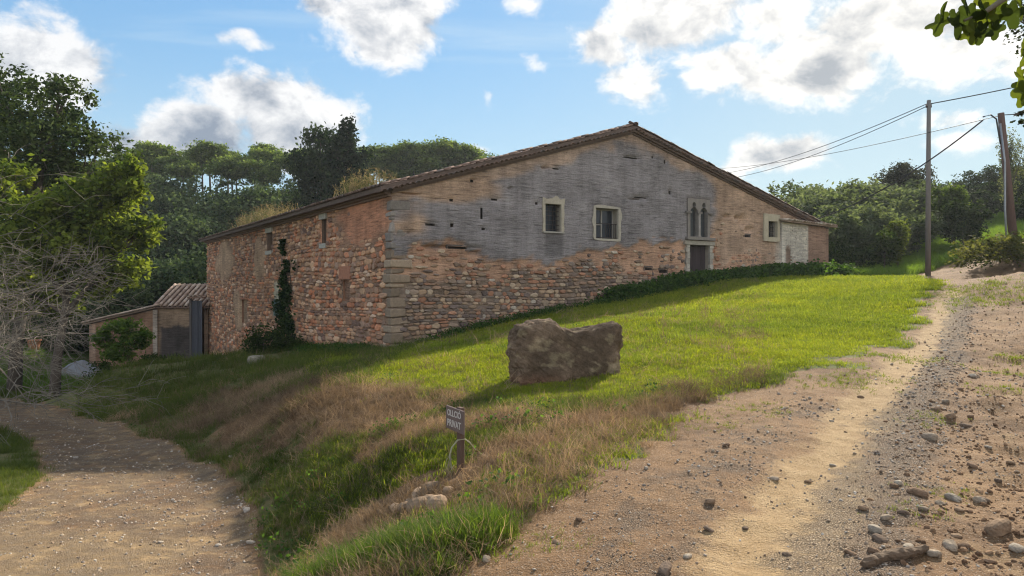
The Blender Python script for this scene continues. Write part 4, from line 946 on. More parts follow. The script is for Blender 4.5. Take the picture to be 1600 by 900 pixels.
pole2 = thing('utility_pole', 'leaning dark wooden utility pole with a metal pipe strapped to it', 'pole', (p2b[0], 33, g2)); lean = p2t[0] - p2b[0]
mb = MB(); mb.tube([(0.05, 0, -.5), (lean * .5, 0, (p2t[2] - g2) * .5), (lean, 0, p2t[2] - g2)], [.20, .17, .14], 10, (.125, .075, .06)); mb.build('shaft', M_WOOD, pole2, True)
mb = MB(); mb.tube([(-.42, -.1, -.3), (-.55, -.1, 2.2), (lean * .52 - .20, -.1, 4.4), (lean * .8 - .22, -.08, 6.2)], .045, 8, (.3, .3, .3)); mb.build('pipe', M_METAL, pole2, True)
mb = MB(); L = p2t[2] - g2; mb.tube([(lean * .8 - .22, -.1, L * .78), (lean * .92 - .25, -.1, L * .88), (lean - .28, -.1, L * .955), (lean - .55, -.1, L * .985), (lean - .9, -.1, L * .97)], .035, 8, (.05, .05, .05)); mb.build('cable_bend', M_WIRE, pole2, True)
p3 = (22.5, 95.0); g3 = ground_at(*p3)
pole3 = thing('utility_pole', 'distant utility pole standing behind the farmhouse', 'pole', (*p3, g3)); mb = MB(); mb.tube([(0, 0, -.5), (0, 0, 17.5 - g3)], [.16, .11], 8, (.17, .15, .135)); mb.build('shaft', M_WOOD, pole3, True)
def cable(P, Q, sag, r, label):
    P, Q = np.array(P, float), np.array(Q, float); t = np.linspace(0, 1, 24)[:, None]; pts = P + (Q - P) * t; pts[:, 2] -= 4 * sag * (t * (1 - t))[:, 0]
    mb = MB(); mb.tube(pts - P, r, 5, (.03, .03, .03)); return mb.build('power_line', M_WIRE, loc=P, label=label, category='cable', group='overhead cables')
top1 = (p1[0], 40, p1[2] - .22); top2 = (p2t[0], 33, p2t[2] - .1)
cable((p1[0] - .13, 40, p1[2] - .22), (22.3, 95, 16.3), 1.3, .022, 'upper of two thin wires running from the straight grey pole over the farmhouse roof')
cable((p1[0] + .15, 40, p1[2] - .22), (22.7, 95, 15.7), 1.5, .022, 'lower of two thin wires running from the straight grey pole over the farmhouse roof')
cable(top1, (40, 38, 15.5), .25, .03, 'thin wire rising from the straight grey pole away from the farmhouse')
cable(top2, (22.5, 95, 17.3), .9, .018, 'long thin wire from the leaning pole across to behind the farmhouse')
cable(top2, (33, 32, 11.2), .3, .022, 'thin wire leaving the leaning pole away from the farmhouse')
hx, hy = CX + .8353 * 26.6 - .5498 * 3, CY + .5498 * 26.6 + .8353 * 3
cable((p2t[0] - .9, 32.9, p2t[2] - .35), (hx, hy, 5.0), .9, .035, 'thick sagging cable from the leaning pole down to the farmhouse')

# ---- stacked stones, loose stones, log, pot, gravel heap
def small_rock(px, py, size, seed, col, label, group, name='stone', sink=.35, rz=None):
    x, y, z = hit(px, py); me = rock_mesh(name, size, seed, col, .16, 3, None, 2.6)
    add(name, me, loc=(x, y, z + size[2] * (.5 - sink)), rot=(random.uniform(-.25, .25), random.uniform(-.25, .25), rz if rz is not None else random.uniform(0, 6.28)), label=label, category='stone', group=group)
PILE = [(637, 800, .17, .11), (641, 792, .13, .08), (655, 806, .24, .16), (683, 805, .22, .2), (672, 792, .18, .12), (657, 783, .2, .12), (668, 778, .15, .10), (675, 770, .22, .12), (619, 800, .14, .09), (594, 806, .07, .06), (700, 772, .10, .08)]
for i, (px, py, a, h) in enumerate(PILE):
    small_rock(px, py, (a, a * .8, h), 20 + i, np.array((.30, .215, .145)) * random.uniform(.75, 1.15), 'rounded tan stone in the small heap at the foot of the sign bank', 'stones heaped below the sign', sink=.2)
LS = [(1485, 655, .16), (1453, 688, .20), (1435, 775, .17), (1490, 782, .13), (1535, 784, .14), (1560, 834, .22), (1460, 870, .10), (1365, 868, .09), (1368, 832, .12), (1375, 845, .11), (1110, 786, .10), (1210, 750, .10), (1135, 697, .08), (1300, 660, .08), (1108, 830, .09), (1495, 842, .08),
      (1485, 858, .12), (1505, 862, .12), (1420, 857, .08), (1040, 893, .12), (1600 - 20, 726, .11), (1470, 790, .10), (1398, 762, .10), (1404, 760, .09), (1511, 668, .16), (1517, 653, .12), (1532, 787, .12), (1330, 870, .08), (1075, 872, .07), (1165, 830, .07), (1263, 757, .07), (1213, 690, .06), (1345, 622, .09), (1302, 730, .08),
      (1430, 773, .12), (1500, 800, .09), (1444, 800, .10), (1520, 730, .12), (1545, 700, .10), (1560, 755, .09), (1465, 640, .12), (1478, 630, .10), (1500, 610, .12), (1520, 590, .14), (1412, 806, .1), (1350, 800, .08), (1385, 815, .09), (1548, 880, .1), (1590, 860, .12), (1230, 870, .07), (870, 850, .07), (760, 880, .08), (905, 815, .06), (1010, 735, .06)]
for i, (px, py, a) in enumerate(LS):
    c = np.array([(.27, .185, .12), (.33, .26, .19), (.22, .145, .095), (.38, .32, .25), (.18, .13, .095)][i % 5]); a = a * .8
    small_rock(px, py, (a * random.uniform(.9, 1.3), a * random.uniform(.6, .9), a * random.uniform(.35, .65)), 40 + i, c, 'loose weathered stone half sunk in the dirt track', 'loose stones on the dirt track', sink=.3)
for i, (px, py, a) in enumerate([(118, 716, .12), (385, 800, .13), (392, 850, .12), (250, 850, .08), (340, 855, .10), (310, 750, .08), (180, 790, .07), (360, 715, .1)]):
    small_rock(px, py, (a, a * .7, a * .4), 140 + i, (.34, .29, .24), 'pale stone lying along the edge of the gravel lane', 'stones along the gravel lane', sink=.3)
x0_, y0_, z0_ = hit(400, 566); me = rock_mesh('stone', (.75, .5, .45), 333, (.26, .23, .18), .15, 4); add('stone', me, loc=(x0_, y0_, z0_ + .08), label='round field stone in the grass by the side wall', category='stone')
lx, ly, lz_ = hit(1350, 889); rx, ry, rz_ = hit(1447, 868)
mb = MB(); t = np.linspace(0, 1, 22); pts = np.stack([lx + (rx - lx) * t, ly + (ry - ly) * t, lz_ + (rz_ - lz_) * t + .022 + .006 * np.sin(t * 5)], 1); pts[:, 1] += .01 * np.sin(t * 6)
mb.tube(pts - pts[0], .034 + .006 * np.sin(t * 13) + .008 * (rng.random(22) - .5) - .012 * (t - .5) ** 2 * 4, 10, (.13, .09, .06)); mb.V[0] = mb.V[0] + (rng.random(mb.V[0].shape) - .5) * .009; mb.build('log', M_BARK, loc=pts[0], smooth=False, label='short dark rotten log lying on the dirt track', category='log')
hx_, hy_ = (106 - 800) / FPX * 46, 46.0; hz_ = Hs(hx_, hy_)
bm = bmesh.new(); N = 30; V = []; F = []
for i in range(N):
    for j in range(N):
        x, y = (i / (N - 1) - .5) * 3.6, (j / (N - 1) - .5) * 3.2; r = math.hypot(x / 1.8, y / 1.6); V.append((x, y, max(-.25, 1.15 * (1 - r ** 1.9) + .45 * float(fbm(one(x * 1.6), one(y * 1.6), 8)[0]) - .2 - .2)))
for i in range(N - 1):
    for j in range(N - 1): F.append((i * N + j, (i + 1) * N + j, (i + 1) * N + j + 1, i * N + j + 1))
bm.free(); V = np.array(V); add('gravel_heap', mesh('gravel_heap', V, F, mat_vcol('crushed_gravel', .95, 25, .6, 1.0, 40), np.tile((.20, .205, .215), (len(V), 1)), True), loc=(hx_ + .1, hy_ + 1.2, hz_ - .15), label='heap of pale grey gravel beside the lean-to', category='gravel heap')
px_, py_ = (53 - 800) / FPX * 50, 50.0; pz_ = Hs(px_, py_)
pot = thing('potted_plant', 'terracotta pot with a small leafy plant on the terrace under the trees', 'potted plant', (px_, py_, pz_)); mb = MB()
mb.tube([(0, 0, -.02), (0, 0, .3), (0, 0, .62), (0, 0, .63), (0, 0, .75)], [.30, .36, .42, .47, .48], 16, (.36, .17, .10)); mb.build('pot', M_TILE, pot, True)
# ================================================================== VEGETATION
def leaf_arrays(P, size, cols, up=.3, elong=1.6, r=rng, fold=.25):
    """one folded four-point leaf per row of P"""
    n_ = len(P); size = np.broadcast_to(size, (n_,))[:, None]
    d = r.normal(size=(n_, 3)); d[:, 2] *= .7; d /= np.linalg.norm(d, axis=1)[:, None]
    nrm = r.normal(size=(n_, 3)); nrm[:, 2] += up * 3; s = np.cross(d, nrm); s /= np.linalg.norm(s, axis=1)[:, None] + 1e-9; u = np.cross(s, d)
    a = P - d * size * elong * .5; b = P + s * size * .5 + u * size * fold * .5; c = P + d * size * elong * .5; e = P - s * size * .5 + u * size * fold * .5
    V = np.stack([a, b, c, e], 1).reshape(-1, 3); F = np.arange(4 * n_).reshape(-1, 4)
    return V, F, np.repeat(cols, 4, axis=0)
def crown_points(lobes, n_, clump=.22, nclump=26, r=rng, shell=.45):
    P = []; tot = sum(l[3] * l[4] * l[5] for l in lobes) if len(lobes[0]) > 5 else 1
    vol = np.array([(l[3] * l[4] * l[5]) ** .75 for l in lobes]); vol /= vol.sum(); W = []
    for l, f in zip(lobes, vol):
        c = np.array(l[:3]); rad = np.array(l[3:6]); k = max(5, int(nclump * (f * len(lobes)) ** .5)); m_ = max(20, int(n_ * f))
        dv = r.normal(size=(k, 3)); dv /= np.linalg.norm(dv, axis=1)[:, None]; rr = shell + (1 - shell) * r.random(k) ** .6
        cc_ = dv * rr[:, None]; w_ = r.random(k) + .3; pick = r.choice(k, m_, p=w_ / w_.sum())
        q = cc_[pick] + r.normal(size=(m_, 3)) * clump; P.append(c + q * rad); W.append(r.random(k)[pick])
    return np.concatenate(P), np.concatenate(W)
def pal(n_, W, c0, c1, jit=.25, r=rng):
    t = np.clip(W + r.normal(size=n_) * .2, 0, 1)[:, None]; return np.clip((np.array(c0) * (1 - t) + np.array(c1) * t) * (1 + (r.random((n_, 1)) - .5) * 2 * jit), .003, 1)
def crown_mesh(name, lobes, n_, size, c0, c1, mat, **kw):
    up = kw.pop('up', .3); el_ = kw.pop('elong', 1.6)
    P, W = crown_points(lobes, n_, **kw); V, F, C = leaf_arrays(P, size * (.7 + .6 * rng.random(len(P))), pal(len(P), W, c0, c1), up, el_); return mesh(name, V, F, mat, C)
def skeleton(lobes, h0, r0, bark, base=(0, 0, 0), twigs=3, lean=(0, 0)):
    mb = MB(); L = np.array([l[:3] for l in lobes]); ctr = L.mean(0); tz = max(h0, ctr[2])
    tk = np.array([(base[0], base[1], -.4), (base[0] * .8 + ctr[0] * .1 + .05, base[1] * .8 + ctr[1] * .1, h0 * .5), (ctr[0] * .5 + base[0] * .5, ctr[1] * .5, h0), (ctr[0], ctr[1], tz + .3)])
    mb.tube(tk, [r0 * 1.15, r0 * .9, r0 * .7, r0 * .35], 8, bark)
    for l in lobes:
        e = np.array(l[:3]); s = tk[2] + (tk[3] - tk[2]) * rng.random() * .6; m_ = (s + e) / 2 + np.array((0, 0, .08 * np.linalg.norm(e - s))); mb.tube([s, m_, e], [r0 * .4, r0 * .25, r0 * .1], 5, bark)
        for k in range(twigs):
            dv = rng.normal(size=3); dv /= np.linalg.norm(dv); q = e + dv * np.array(l[3:6]) * .85; mb.tube([m_ * .4 + e * .6, (e + q) / 2, q], [r0 * .14, r0 * .09, r0 * .03], 4, bark)
    return mb
def make_tree(name, label, cat, loc, lobes, n_, size, c0, c1, mat, h0, r0, bark=(.10, .08, .065), group=None, rz=0, **kw):
    t = thing(name, label, cat, loc, rz, group); skeleton(lobes, h0, r0, bark, twigs=kw.pop('twigs', 3)).build('trunk', M_BARK, t, True)
    add('crown', crown_mesh('crown', lobes, n_, size, c0, c1, mat, **kw), t); return t
def rel(px, py, Y, base): p = pix(px, py, Y); return (p[0] - base[0], p[1] - base[1], p[2] - base[2])
def place(src, used, x, y, s=1.0, rz=None, label=None, group=None, sink=.1, sz=None):
    """first use moves the source itself, later uses copy it with its parts"""
    o = src if not used.get(src.name) else copy_tree(src); used[src.name] = True
    o.location = (x, y, Hs(x, y) - sink); o.rotation_euler = (0, 0, rng.random() * 6.28 if rz is None else rz); o.scale = (s, s, sz or s)
    if label: o['label'] = label
    if group: o['group'] = group
    return o
USED = {}
# ---- pines on the hill behind
PLAB = 'umbrella pine with rounded crown and bare trunk in the wooded hillside'; PG = 'pines on the wooded hill'
pines = []
for v in range(4):
    lob = [(rng.normal() * 1.3, rng.normal() * 1.3, 8.4 + rng.random() * 2.2, 1.7 + rng.random(), 1.7 + rng.random(), .9 + .4 * rng.random()) for _ in range(9)] + [(0, 0, 10.4, 2.2, 2.2, 1.0)] + [(rng.normal() * 1.8, rng.normal() * 1.8, 6.6 + rng.random(), 1.3, 1.3, .7) for _ in range(2)]
    pines.append(make_tree('pine_tree', PLAB, 'tree', (0, 0, 0), lob, 6500, .26, (.060, .098, .036), (.19, .235, .085), M_LEAF, 7.2, .2, (.13, .10, .085), PG, clump=.22, nclump=16, elong=1.9, up=.6))
spots = []
for (Y, pxs) in ((101, range(110, 500, 60)), (107, range(100, 770, 46)), (113, range(110, 780, 52))):
    for px in pxs: spots.append(((px + rng.uniform(-14, 14) - 800) / FPX * Y, Y + rng.uniform(-2.5, 2.5)))
for i, (x, y) in enumerate(spots):
    place(pines[i % 4], USED, x, y, rng.uniform(.68, .92))
for x, y, s in ((-14.5, 106, .98), (-10.0, 108, 1.0), (-19, 108, .9), (-7.6, 110, .95)): place(pines[int(abs(x)) % 4], USED, x, y, s)
# ---- evergreen oaks below them
OG = 'evergreen oaks at the foot of the wood'; OLAB = 'dense dark evergreen oak below the hillside pines'
oaks = []
for v in range(3):
    lob = [(rng.normal() * 1.7, rng.normal() * 1.7, 3.2 + rng.random() * 2.6, 1.6 + rng.random(), 1.6 + rng.random(), 1.3 + .6 * rng.random()) for _ in range(10)] + [(rng.normal() * 1.6, rng.normal() * 1.6, 1.6, 1.8, 1.8, 1.2) for _ in range(3)]
    oaks.append(make_tree('oak_tree', OLAB, 'tree', (0, 0, 0), lob, 7500, .22, (.035, .058, .030), (.12, .155, .07), M_LEAFD, 2.2, .22, (.06, .05, .045), OG, clump=.24, nclump=22))
for i in range(60):
    Y = rng.uniform(70, 100); px = rng.uniform(80, 620) if i > 14 else rng.uniform(190, 350); x = (px - 800) / FPX * Y
    place(oaks[i % 3], USED, x, Y, rng.uniform(.8, 1.35))
for px, Y, s in ((60, 60, 1.0), (120, 62, .9), (165, 64, .85), (20, 66, 1.1), (-30, 60, 1.2), (100, 70, 1.2), (200, 70, .9), (150, 76, 1.2), (255, 72, .8)): place(oaks[int(px) % 3], USED, (px - 800) / FPX * Y, Y, s)
# dark hedge beside the gravel heap
for i, (px, Y) in enumerate(((62, 56), (78, 57), (92, 58), (106, 60), (116, 62))):
    place(oaks[i % 3], USED, (px - 800) / FPX * Y, Y, .62, label='low dark evergreen shrub beside the gravel heap', group='dark shrubs by the gravel heap', sz=.72)
# rounded grey-green shrub over the shed roof
gb = make_tree('round_shrub', 'rounded grey-green shrub just beyond the outbuilding roof', 'shrub', ((295 - 800) / FPX * 68, 68, Hs((295 - 800) / FPX * 68, 68)), [(0, 0, 3.2, 2.6, 2.2, 2.0), (1.2, 0, 2.2, 2, 2, 1.6), (-1.4, 0, 2.2, 1.8, 1.8, 1.6)], 7000, .16, (.05, .07, .035), (.09, .12, .06), M_LEAFD, 1.5, .15)
# ---- cypress
lob = []
for z in np.arange(1.0, 17.6, .8):
    rr = 2.0 * min(1, (z + .8) / 4) * (1 - max(0, (z - 6) / 12.3) ** 2.8) + .12
    for k in range(3): lob.append((rng.normal() * .32 * rr, rng.normal() * .32 * rr, z, rr * .72, rr * .72, 1.0))
cx_, cyy = (541 - 800) / FPX * 72, 72; gz0 = Hs(cx_, cyy); cs = (pix(541, 182, 72)[2] - gz0) / 18.0
cy = make_tree('cypress', 'tall dark cypress rising above the farmhouse roof', 'tree', (cx_, cyy, gz0), lob, 30000, .17, (.008, .017, .011), (.026, .042, .022), M_LEAFD, 3, .25, clump=.28, nclump=14, elong=2.2); cy.scale = (cs, cs, cs)
dx_ = (500 - 800) / FPX * 76; lob = [(rng.normal() * 1.5, rng.normal() * 1.2, 8 + rng.random() * 6, 1.7, 1.7, 1.3) for _ in range(13)] + [(1.2, 0, 14.2, 1.5, 1.5, 1.1), (-.6, 0, 12.5, 1.9, 1.6, 1.2)]
dp = make_tree('pine_tree', 'tall dark pine pressed against the cypress', 'tree', (dx_, 76, Hs(dx_, 76)), lob, 13000, .22, (.014, .028, .014), (.045, .066, .028), M_LEAFD, 8, .25, (.09, .07, .06), clump=.24)
dp.scale[2] = (pix(495, 205, 76)[2] - Hs(dx_, 76)) / 15.3

# ---- big trees on the left
tb = (-25.5, 36.0); tz = Hs(*tb); B = (*tb, tz)
L1 = [(40, 175, 36, 2.0, 1.7), (95, 150, 35, 1.5, 1.2), (110, 215, 36, 2.2, 1.6), (20, 260, 37, 2.4, 2.0), (70, 290, 36, 2.4, 1.8), (150, 250, 36, 1.6, 1.3), (0, 130, 37, 1.6, 1.3), (-60, 220, 37, 3.0, 2.6), (60, 230, 34.5, 1.9, 1.6), (10, 340, 37, 2.6, 2.2), (-50, 120, 37, 2, 1.6), (200, 250, 36, .9, .8)]
lob = [(*rel(px, py, Y, B), a, a * .9, b) for px, py, Y, a, b in L1]
make_tree('broadleaf_tree', 'tall dark leaved broadleaf tree towering over the lane', 'tree', B, lob, 24000, .15, (.024, .044, .018), (.095, .125, .045), M_LEAFD, 5, .32, twigs=5, clump=.17, nclump=26, shell=.3)
tb2 = (-20.2, 31.0); B2 = (*tb2, Hs(*tb2))
L2 = [(195, 270, 31, 1.0, .9), (150, 310, 31, 1.5, 1.1), (205, 300, 31, .9, .9), (110, 330, 30.5, 1.5, 1.1), (170, 360, 31, 1.5, 1.0), (60, 350, 30, 1.5, 1.2), (215, 370, 31, .9, .6), (120, 400, 31, 1.5, 1.0), (190, 420, 31.5, 1.1, .8), (60, 420, 31, 1.6, 1.1), (10, 380, 31, 1.6, 1.2), (140, 445, 31.5, 1.1, .6), (20, 300, 31, 1.4, 1.1), (228, 352, 31, .7, .4), (80, 455, 32, 1.2, .5), (100, 480, 33, 1.0, .5), (40, 470, 32, 1.4, .8), (150, 400, 31, 1.3, .8), (0, 450, 32, 1.5, 1.0), (90, 380, 30, 1.3, .9)]
lob = [(*rel(px, py, Y, B2), a, a * .9, b) for px, py, Y, a, b in L2]
make_tree('broadleaf_tree', 'fresh green broadleaf tree with drooping sunlit branches beside the lane', 'tree', B2, lob, 26000, .16, (.060, .095, .020), (.20, .235, .045), M_LEAF, 3.6, .22, twigs=5, clump=.19, nclump=20, shell=.35)
# ---- bare thorny tree in front
bt = (-16.2, 19.5); bz0 = Hs(*bt)
bare_t = thing('bare_tree', 'leafless grey tree with a tangle of arching twigs by the lane', 'tree', (*bt, bz0)); mb = MB(); br = np.random.default_rng(42)
def grow(p, d, L, r, depth):
    pts = [p]; q = p.copy(); dd = d.copy(); seg = 5
    for k in range(seg):
        dd = dd + br.normal(size=3) * .16 + np.array((.02, 0, -.075 if depth < 4 else .03)); dd /= np.linalg.norm(dd); q = q + dd * L / seg; pts.append(q.copy())
    mb.tube(pts, np.linspace(r, r * .45, seg + 1), 4 if depth < 4 else 6, np.array((.19, .165, .135)) * br.uniform(.7, 1.25), cap=False)
    if depth <= 0: return
    for k in range(4 if depth > 1 else 3):
        t = br.integers(2, seg + 1); a = d + br.normal(size=3) * .75; a[0] += .22; a /= np.linalg.norm(a); grow(np.array(pts[t]), a, L * br.uniform(.5, .8), max(r * .5, .006), depth - 1)
for k in range(8):
    d = np.array((br.uniform(-.2, 1.0), br.uniform(-.8, .5), br.uniform(.9, 1.9))); d /= np.linalg.norm(d); grow(np.array((br.uniform(-.2, .2), br.uniform(-.2, .2), -.1)), d, br.uniform(3.0, 4.0), .055, 4)
mb.build('branches', M_BARK, bare_t)
# ---- sapling in front of the lean-to, shrubs by the shed
sp = ((195 - 800) / FPX * 40, 40.0); sp = (*sp, Hs(*sp)); B3 = sp
lob = [(*rel(px, py, sp[1], B3), a, a, b) for px, py, a, b in ((175, 520, .7, .5), (200, 512, .7, .5), (212, 532, .75, .55), (158, 530, .6, .4), (188, 548, .9, .6), (225, 522, .5, .35))]
make_tree('elder_sapling', 'young leafy sapling growing before the lean-to wall', 'sapling', B3, lob, 3200, .12, (.07, .13, .03), (.16, .23, .05), M_LEAF, .5, .03, (.07, .06, .045), clump=.22, nclump=16, elong=1.9)
for k, (px, py, s, lab) in enumerate(((258, 572, .5, 'dark low bramble bush in front of the stained shed wall'), (160, 585, .6, 'low dark bush at the foot of the young sapling'), (232, 575, .5, 'small bramble bush between sapling and shed wall'), (410, 552, .6, 'leafy bush against the rubble side wall'), (450, 548, .45, 'small bush at the foot of the ivy'))):
    p = hit(px, py) if k > 2 else pix(px, py, 38); p = (p[0], p[1], Hs(p[0], p[1])); lob = [(rng.normal() * .5, rng.normal() * .4, .35 + rng.random() * .7, .6, .5, .45) for _ in range(6)]
    b_ = make_tree('bush', lab, 'bush', p, lob, 2200, .08, (.018, .035, .012), (.055, .085, .024), M_LEAF, .3, .025, clump=.25, nclump=14); b_.scale = (s * 1.6, s * 1.4, s * 1.6)
# ---- ivy on the side wall
ivy = thing('ivy', 'dark ivy climbing a strip of the rubble side wall', 'climbing plant', (CX, CY, 0), HANG)
N = 5200; z = rng.uniform(-2.0, 4.0, N); wd = np.interp(z, [-2, -.5, 1.5, 2.6, 4.0], [2.6, 1.5, .8, 1.2, .4]); s = 13.5 + rng.normal(size=N) * wd * .5 + .45 * np.sin(z * 1.7 + .6) + .3 * np.sin(z * 4.1); kp = fbm(s * 1.3, z * 1.5, 15, 3) > .45 + .06 * (z > 1); s, z, N = s[kp], z[kp], int(kp.sum()); P = np.stack([-.10 - rng.random(N) ** 2 * .28 * np.interp(z, [-2, 0, 4], [2.2, 1, .6]), s, z], 1)
V, F, C = leaf_arrays(P, .14 * (.6 + .7 * rng.random(N)), pal(N, rng.random(N), (.012, .026, .010), (.042, .070, .020)), .1, 1.2); add('leaves', mesh('leaves', V, F, M_LEAFD, C), ivy)
mb = MB()
for k in range(6):
    zz = np.linspace(-2.2, 1.5 + 2 * rng.random(), 8); mb.tube(np.stack([np.full(8, -.09), 13.3 + (k - 2.5) * .22 + .12 * np.sin(zz * 2 + k), zz], 1), .018, 4, (.10, .08, .06))
mb.build('stems', M_BARK, ivy)
# ---- right hand hillside
rt = []
def olive(): 
    lob = [(rng.normal() * .9, rng.normal() * .9, 1.7 + rng.random() * 1.7, 1.0 + .4 * rng.random(), 1.0 + .4 * rng.random(), .8 + .3 * rng.random()) for _ in range(8)] + [(rng.normal() * .8, rng.normal() * .8, 1.0, .9, .9, .6) for _ in range(2)]
    return make_tree('olive_tree', 'grey-green olive tree on the slope behind the farmhouse annex', 'tree', (0, 0, 0), lob, 6500, .13, (.055, .075, .045), (.135, .16, .105), M_LEAF, 1.1, .13, (.12, .105, .09), 'olive trees on the slope', clump=.2, nclump=18, elong=2.2)
ol = [olive() for _ in range(3)]
for i, (px, Y, s) in enumerate(((1308, 47, 1.0), (1330, 52, 1.25), (1352, 56, 1.3), (1368, 49, 1.05), (1385, 55, 1.15), (1300, 58, 1.5), (1325, 64, 1.5), (1275, 62, 1.5), (1362, 66, 1.45), (1395, 62, 1.3), (1420, 60, 1.25), (1255, 70, 1.6), (1410, 52, .9), (1345, 74, 1.5), (1295, 72, 1.5), (1440, 70, 1.1))): place(ol[i % 3], USED, (px - 800) / FPX * Y, Y, s)
def broad(label, px, Y, top_py, wpx, n_, c0, c1, mat, size=.15, name='broadleaf_tree', seedl=11, group=None):
    x = (px - 800) / FPX * Y; g = Hs(x, Y); h = pix(px, top_py, Y)[2] - g; rw = wpx / FPX * Y / 2
    lob = [(rng.normal() * rw * .42, rng.normal() * rw * .4, h * (.35 + .5 * rng.random()), rw * (.38 + .2 * rng.random()), rw * .45, h * .15 + .25) for _ in range(seedl)] + [(0, 0, h * .86, rw * .4, rw * .4, h * .11)]
    return make_tree(name, label, 'tree', (x, Y, g), lob, n_, size, c0, c1, mat, h * .3, max(.05, h * .022), group=group, clump=.22, nclump=18)
broad('dark purplish leaved tree standing highest behind the olives', 1412, 70, 252, 105, 14000, (.022, .026, .018), (.06, .06, .036), M_LEAFD)
broad('bare topped tree thinning out behind the annex roof', 1272, 74, 288, 60, 4500, (.05, .055, .035), (.10, .10, .06), M_LEAF, .12)
broad('bright green rounded tree beside the straight grey pole', 1490, 54, 288, 60, 9000, (.035, .06, .015), (.10, .135, .032), M_LEAF)
broad('dark rounded bush on the grass slope between the poles', 1505, 50, 318, 62, 8000, (.016, .03, .012), (.05, .07, .022), M_LEAFD, .13)
broad('young tree with yellowing leaves below the olives', 1402, 45, 342, 50, 3000, (.05, .07, .02), (.12, .14, .035), M_LEAF, .12)
broad('short green tree beside the young yellowing tree', 1380, 44, 362, 40, 2600, (.03, .05, .016), (.08, .11, .03), M_LEAF, .12)
broad('slender airy poplar behind the leaning pole', 1577, 60, 206, 34, 3600, (.07, .08, .05), (.15, .16, .10), M_LEAF, .10, seedl=14)
for i, (px, Y, tp, wp) in enumerate(((1535, 80, 268, 90), (1590, 78, 258, 90), (1480, 84, 290, 80), (1570, 70, 285, 70), (1640, 76, 262, 90), (1620, 60, 300, 60), (1530, 66, 300, 60), (1455, 78, 296, 60))):
    broad('dense dark evergreen along the top of the grass slope', px, Y, tp, wp, 7000, (.014, .026, .012), (.045, .062, .024), M_LEAFD, .17, name='evergreen_tree', group='evergreens on top of the grass slope')
for k, (px, py, s, lab) in enumerate(((1296, 425, 1.0, 'dark bush hugging the end of the annex'), (1310, 428, .8, 'shaded bush just past the annex end'), (1330, 424, .75, 'scrubby bush below the olives past the annex'), (1592, 385, 1.1, 'dry scrub bush at the foot of the leaning pole'), (1555, 405, .7, 'low scrub on the earth bank by the leaning pole'), (1560, 418, .6, 'small green clump at the edge of the track below the leaning pole'))):
    p = pix(px, py, (44, 45, 47, 31, 35, 33)[k]); g = Hs(p[0], p[1]); lob = [(rng.normal() * .8, rng.normal() * .6, .4 + rng.random() * 1.1, .8, .7, .6) for _ in range(8)]
    c0, c1 = ((.012, .026, .010), (.045, .07, .02)) if k < 3 else ((.05, .06, .02), (.13, .125, .05))
    b_ = make_tree('bush', lab, 'bush', (p[0], p[1], g), lob, 3000, .10, c0, c1, M_LEAF, .3, .03, clump=.24, nclump=14); b_.scale = (s, s, s * (1.3 if k < 3 else .8))
# ---- fig boughs hanging in from a tree that stands to the right of the track
fg = (3.9, 3.2); fz0 = Hs(*fg); F0 = np.array((*fg, fz0))
fig = thing('fig_tree', 'fig bough with big lobed leaves hanging over the track', 'tree', tuple(F0)); mb = MB()
mb.tube([(0, 0, -.3), (.05, .05, .9), (-.05, .1, 1.9)], [.11, .09, .075], 8, (.2, .18, .15))
def fp(px, py, Y): return np.array(pix(px, py, Y)) - F0
TW = [[(-.05, .1, 1.9), fp(1680, -40, 3.3), fp(1580, -10, 3.3), fp(1540, 18, 3.3), fp(1505, 33, 3.3)], [(-.05, .1, 1.9), fp(1720, -80, 3.2), fp(1560, -50, 3.2), fp(1490, -20, 3.2)], [(-.05, .1, 1.9), fp(1690, 60, 3.3), fp(1640, 70, 3.3), fp(1600, 105, 3.3)], [(-.05, .1, 1.9), fp(1800, -200, 3.0), fp(1850, -400, 3.0)], [(-.05, .1, 1.9), (.5, .3, 2.4), (.9, -.2, 2.7)]]
for t in TW: mb.tube(t, np.linspace(.03, .006, len(t)), 6, (.17, .15, .11))
mb.build('trunk', M_BARK, fig, True)
def fig_leaf(col):
    k = []
    for i in range(26):
        t = -math.pi * .92 + i * 2 * math.pi * .92 / 25; r = (.40 + .60 * abs(math.cos(t * 2.3)) ** .8) * (1 - .12 * abs(t)); k.append((r * math.sin(t) * .5, r * math.cos(t) * .5 + .22, .05 * math.cos(t * 3)))
    V = [(0, 0, 0), (0, .3, -.05)] + k; F = [(1, i + 2, i + 3) for i in range(25)] + [(0, 2, 1), (0, 1, 27)]; return V, F
FL = []
for c in ((.055, .075, .018), (.085, .105, .02), (.035, .05, .016), (.11, .13, .022)):
    V, F = fig_leaf(c); m_ = MB(); m_.put(V, F, c); FL.append(m_.mesh('leaf', M_LEAF, False))
def put_leaf(p, s, droop, spin):
    o = add('leaf', random.choice(FL), fig, loc=p); o.rotation_euler = (droop, random.uniform(-.4, .4), spin); o.scale = (s, s, s)
for px, py, s in ((1475, 8, .13), (1492, 22, .14), (1470, 25, .12), (1510, 12, .13), (1530, 5, .12), (1545, 10, .12), (1560, 4, .12), (1520, 36, .11), (1535, 38, .10), (1512, 42, .10), (1552, 36, .09), (1575, 8, .13), (1590, -5, .13), (1595, 110, .10), (1600, 130, .12), (1612, 120, .13), (1603, 60, .09), (1606, 75, .10), (1608, 150, .08), (1500, -10, .13), (1540, -15, .13), (1625, 90, .13)):
    put_leaf(fp(px, py, 3.3 + random.uniform(-.08, .08)), s * 1.35, R(random.uniform(-115, -60)), random.uniform(-1.2, 1.2))
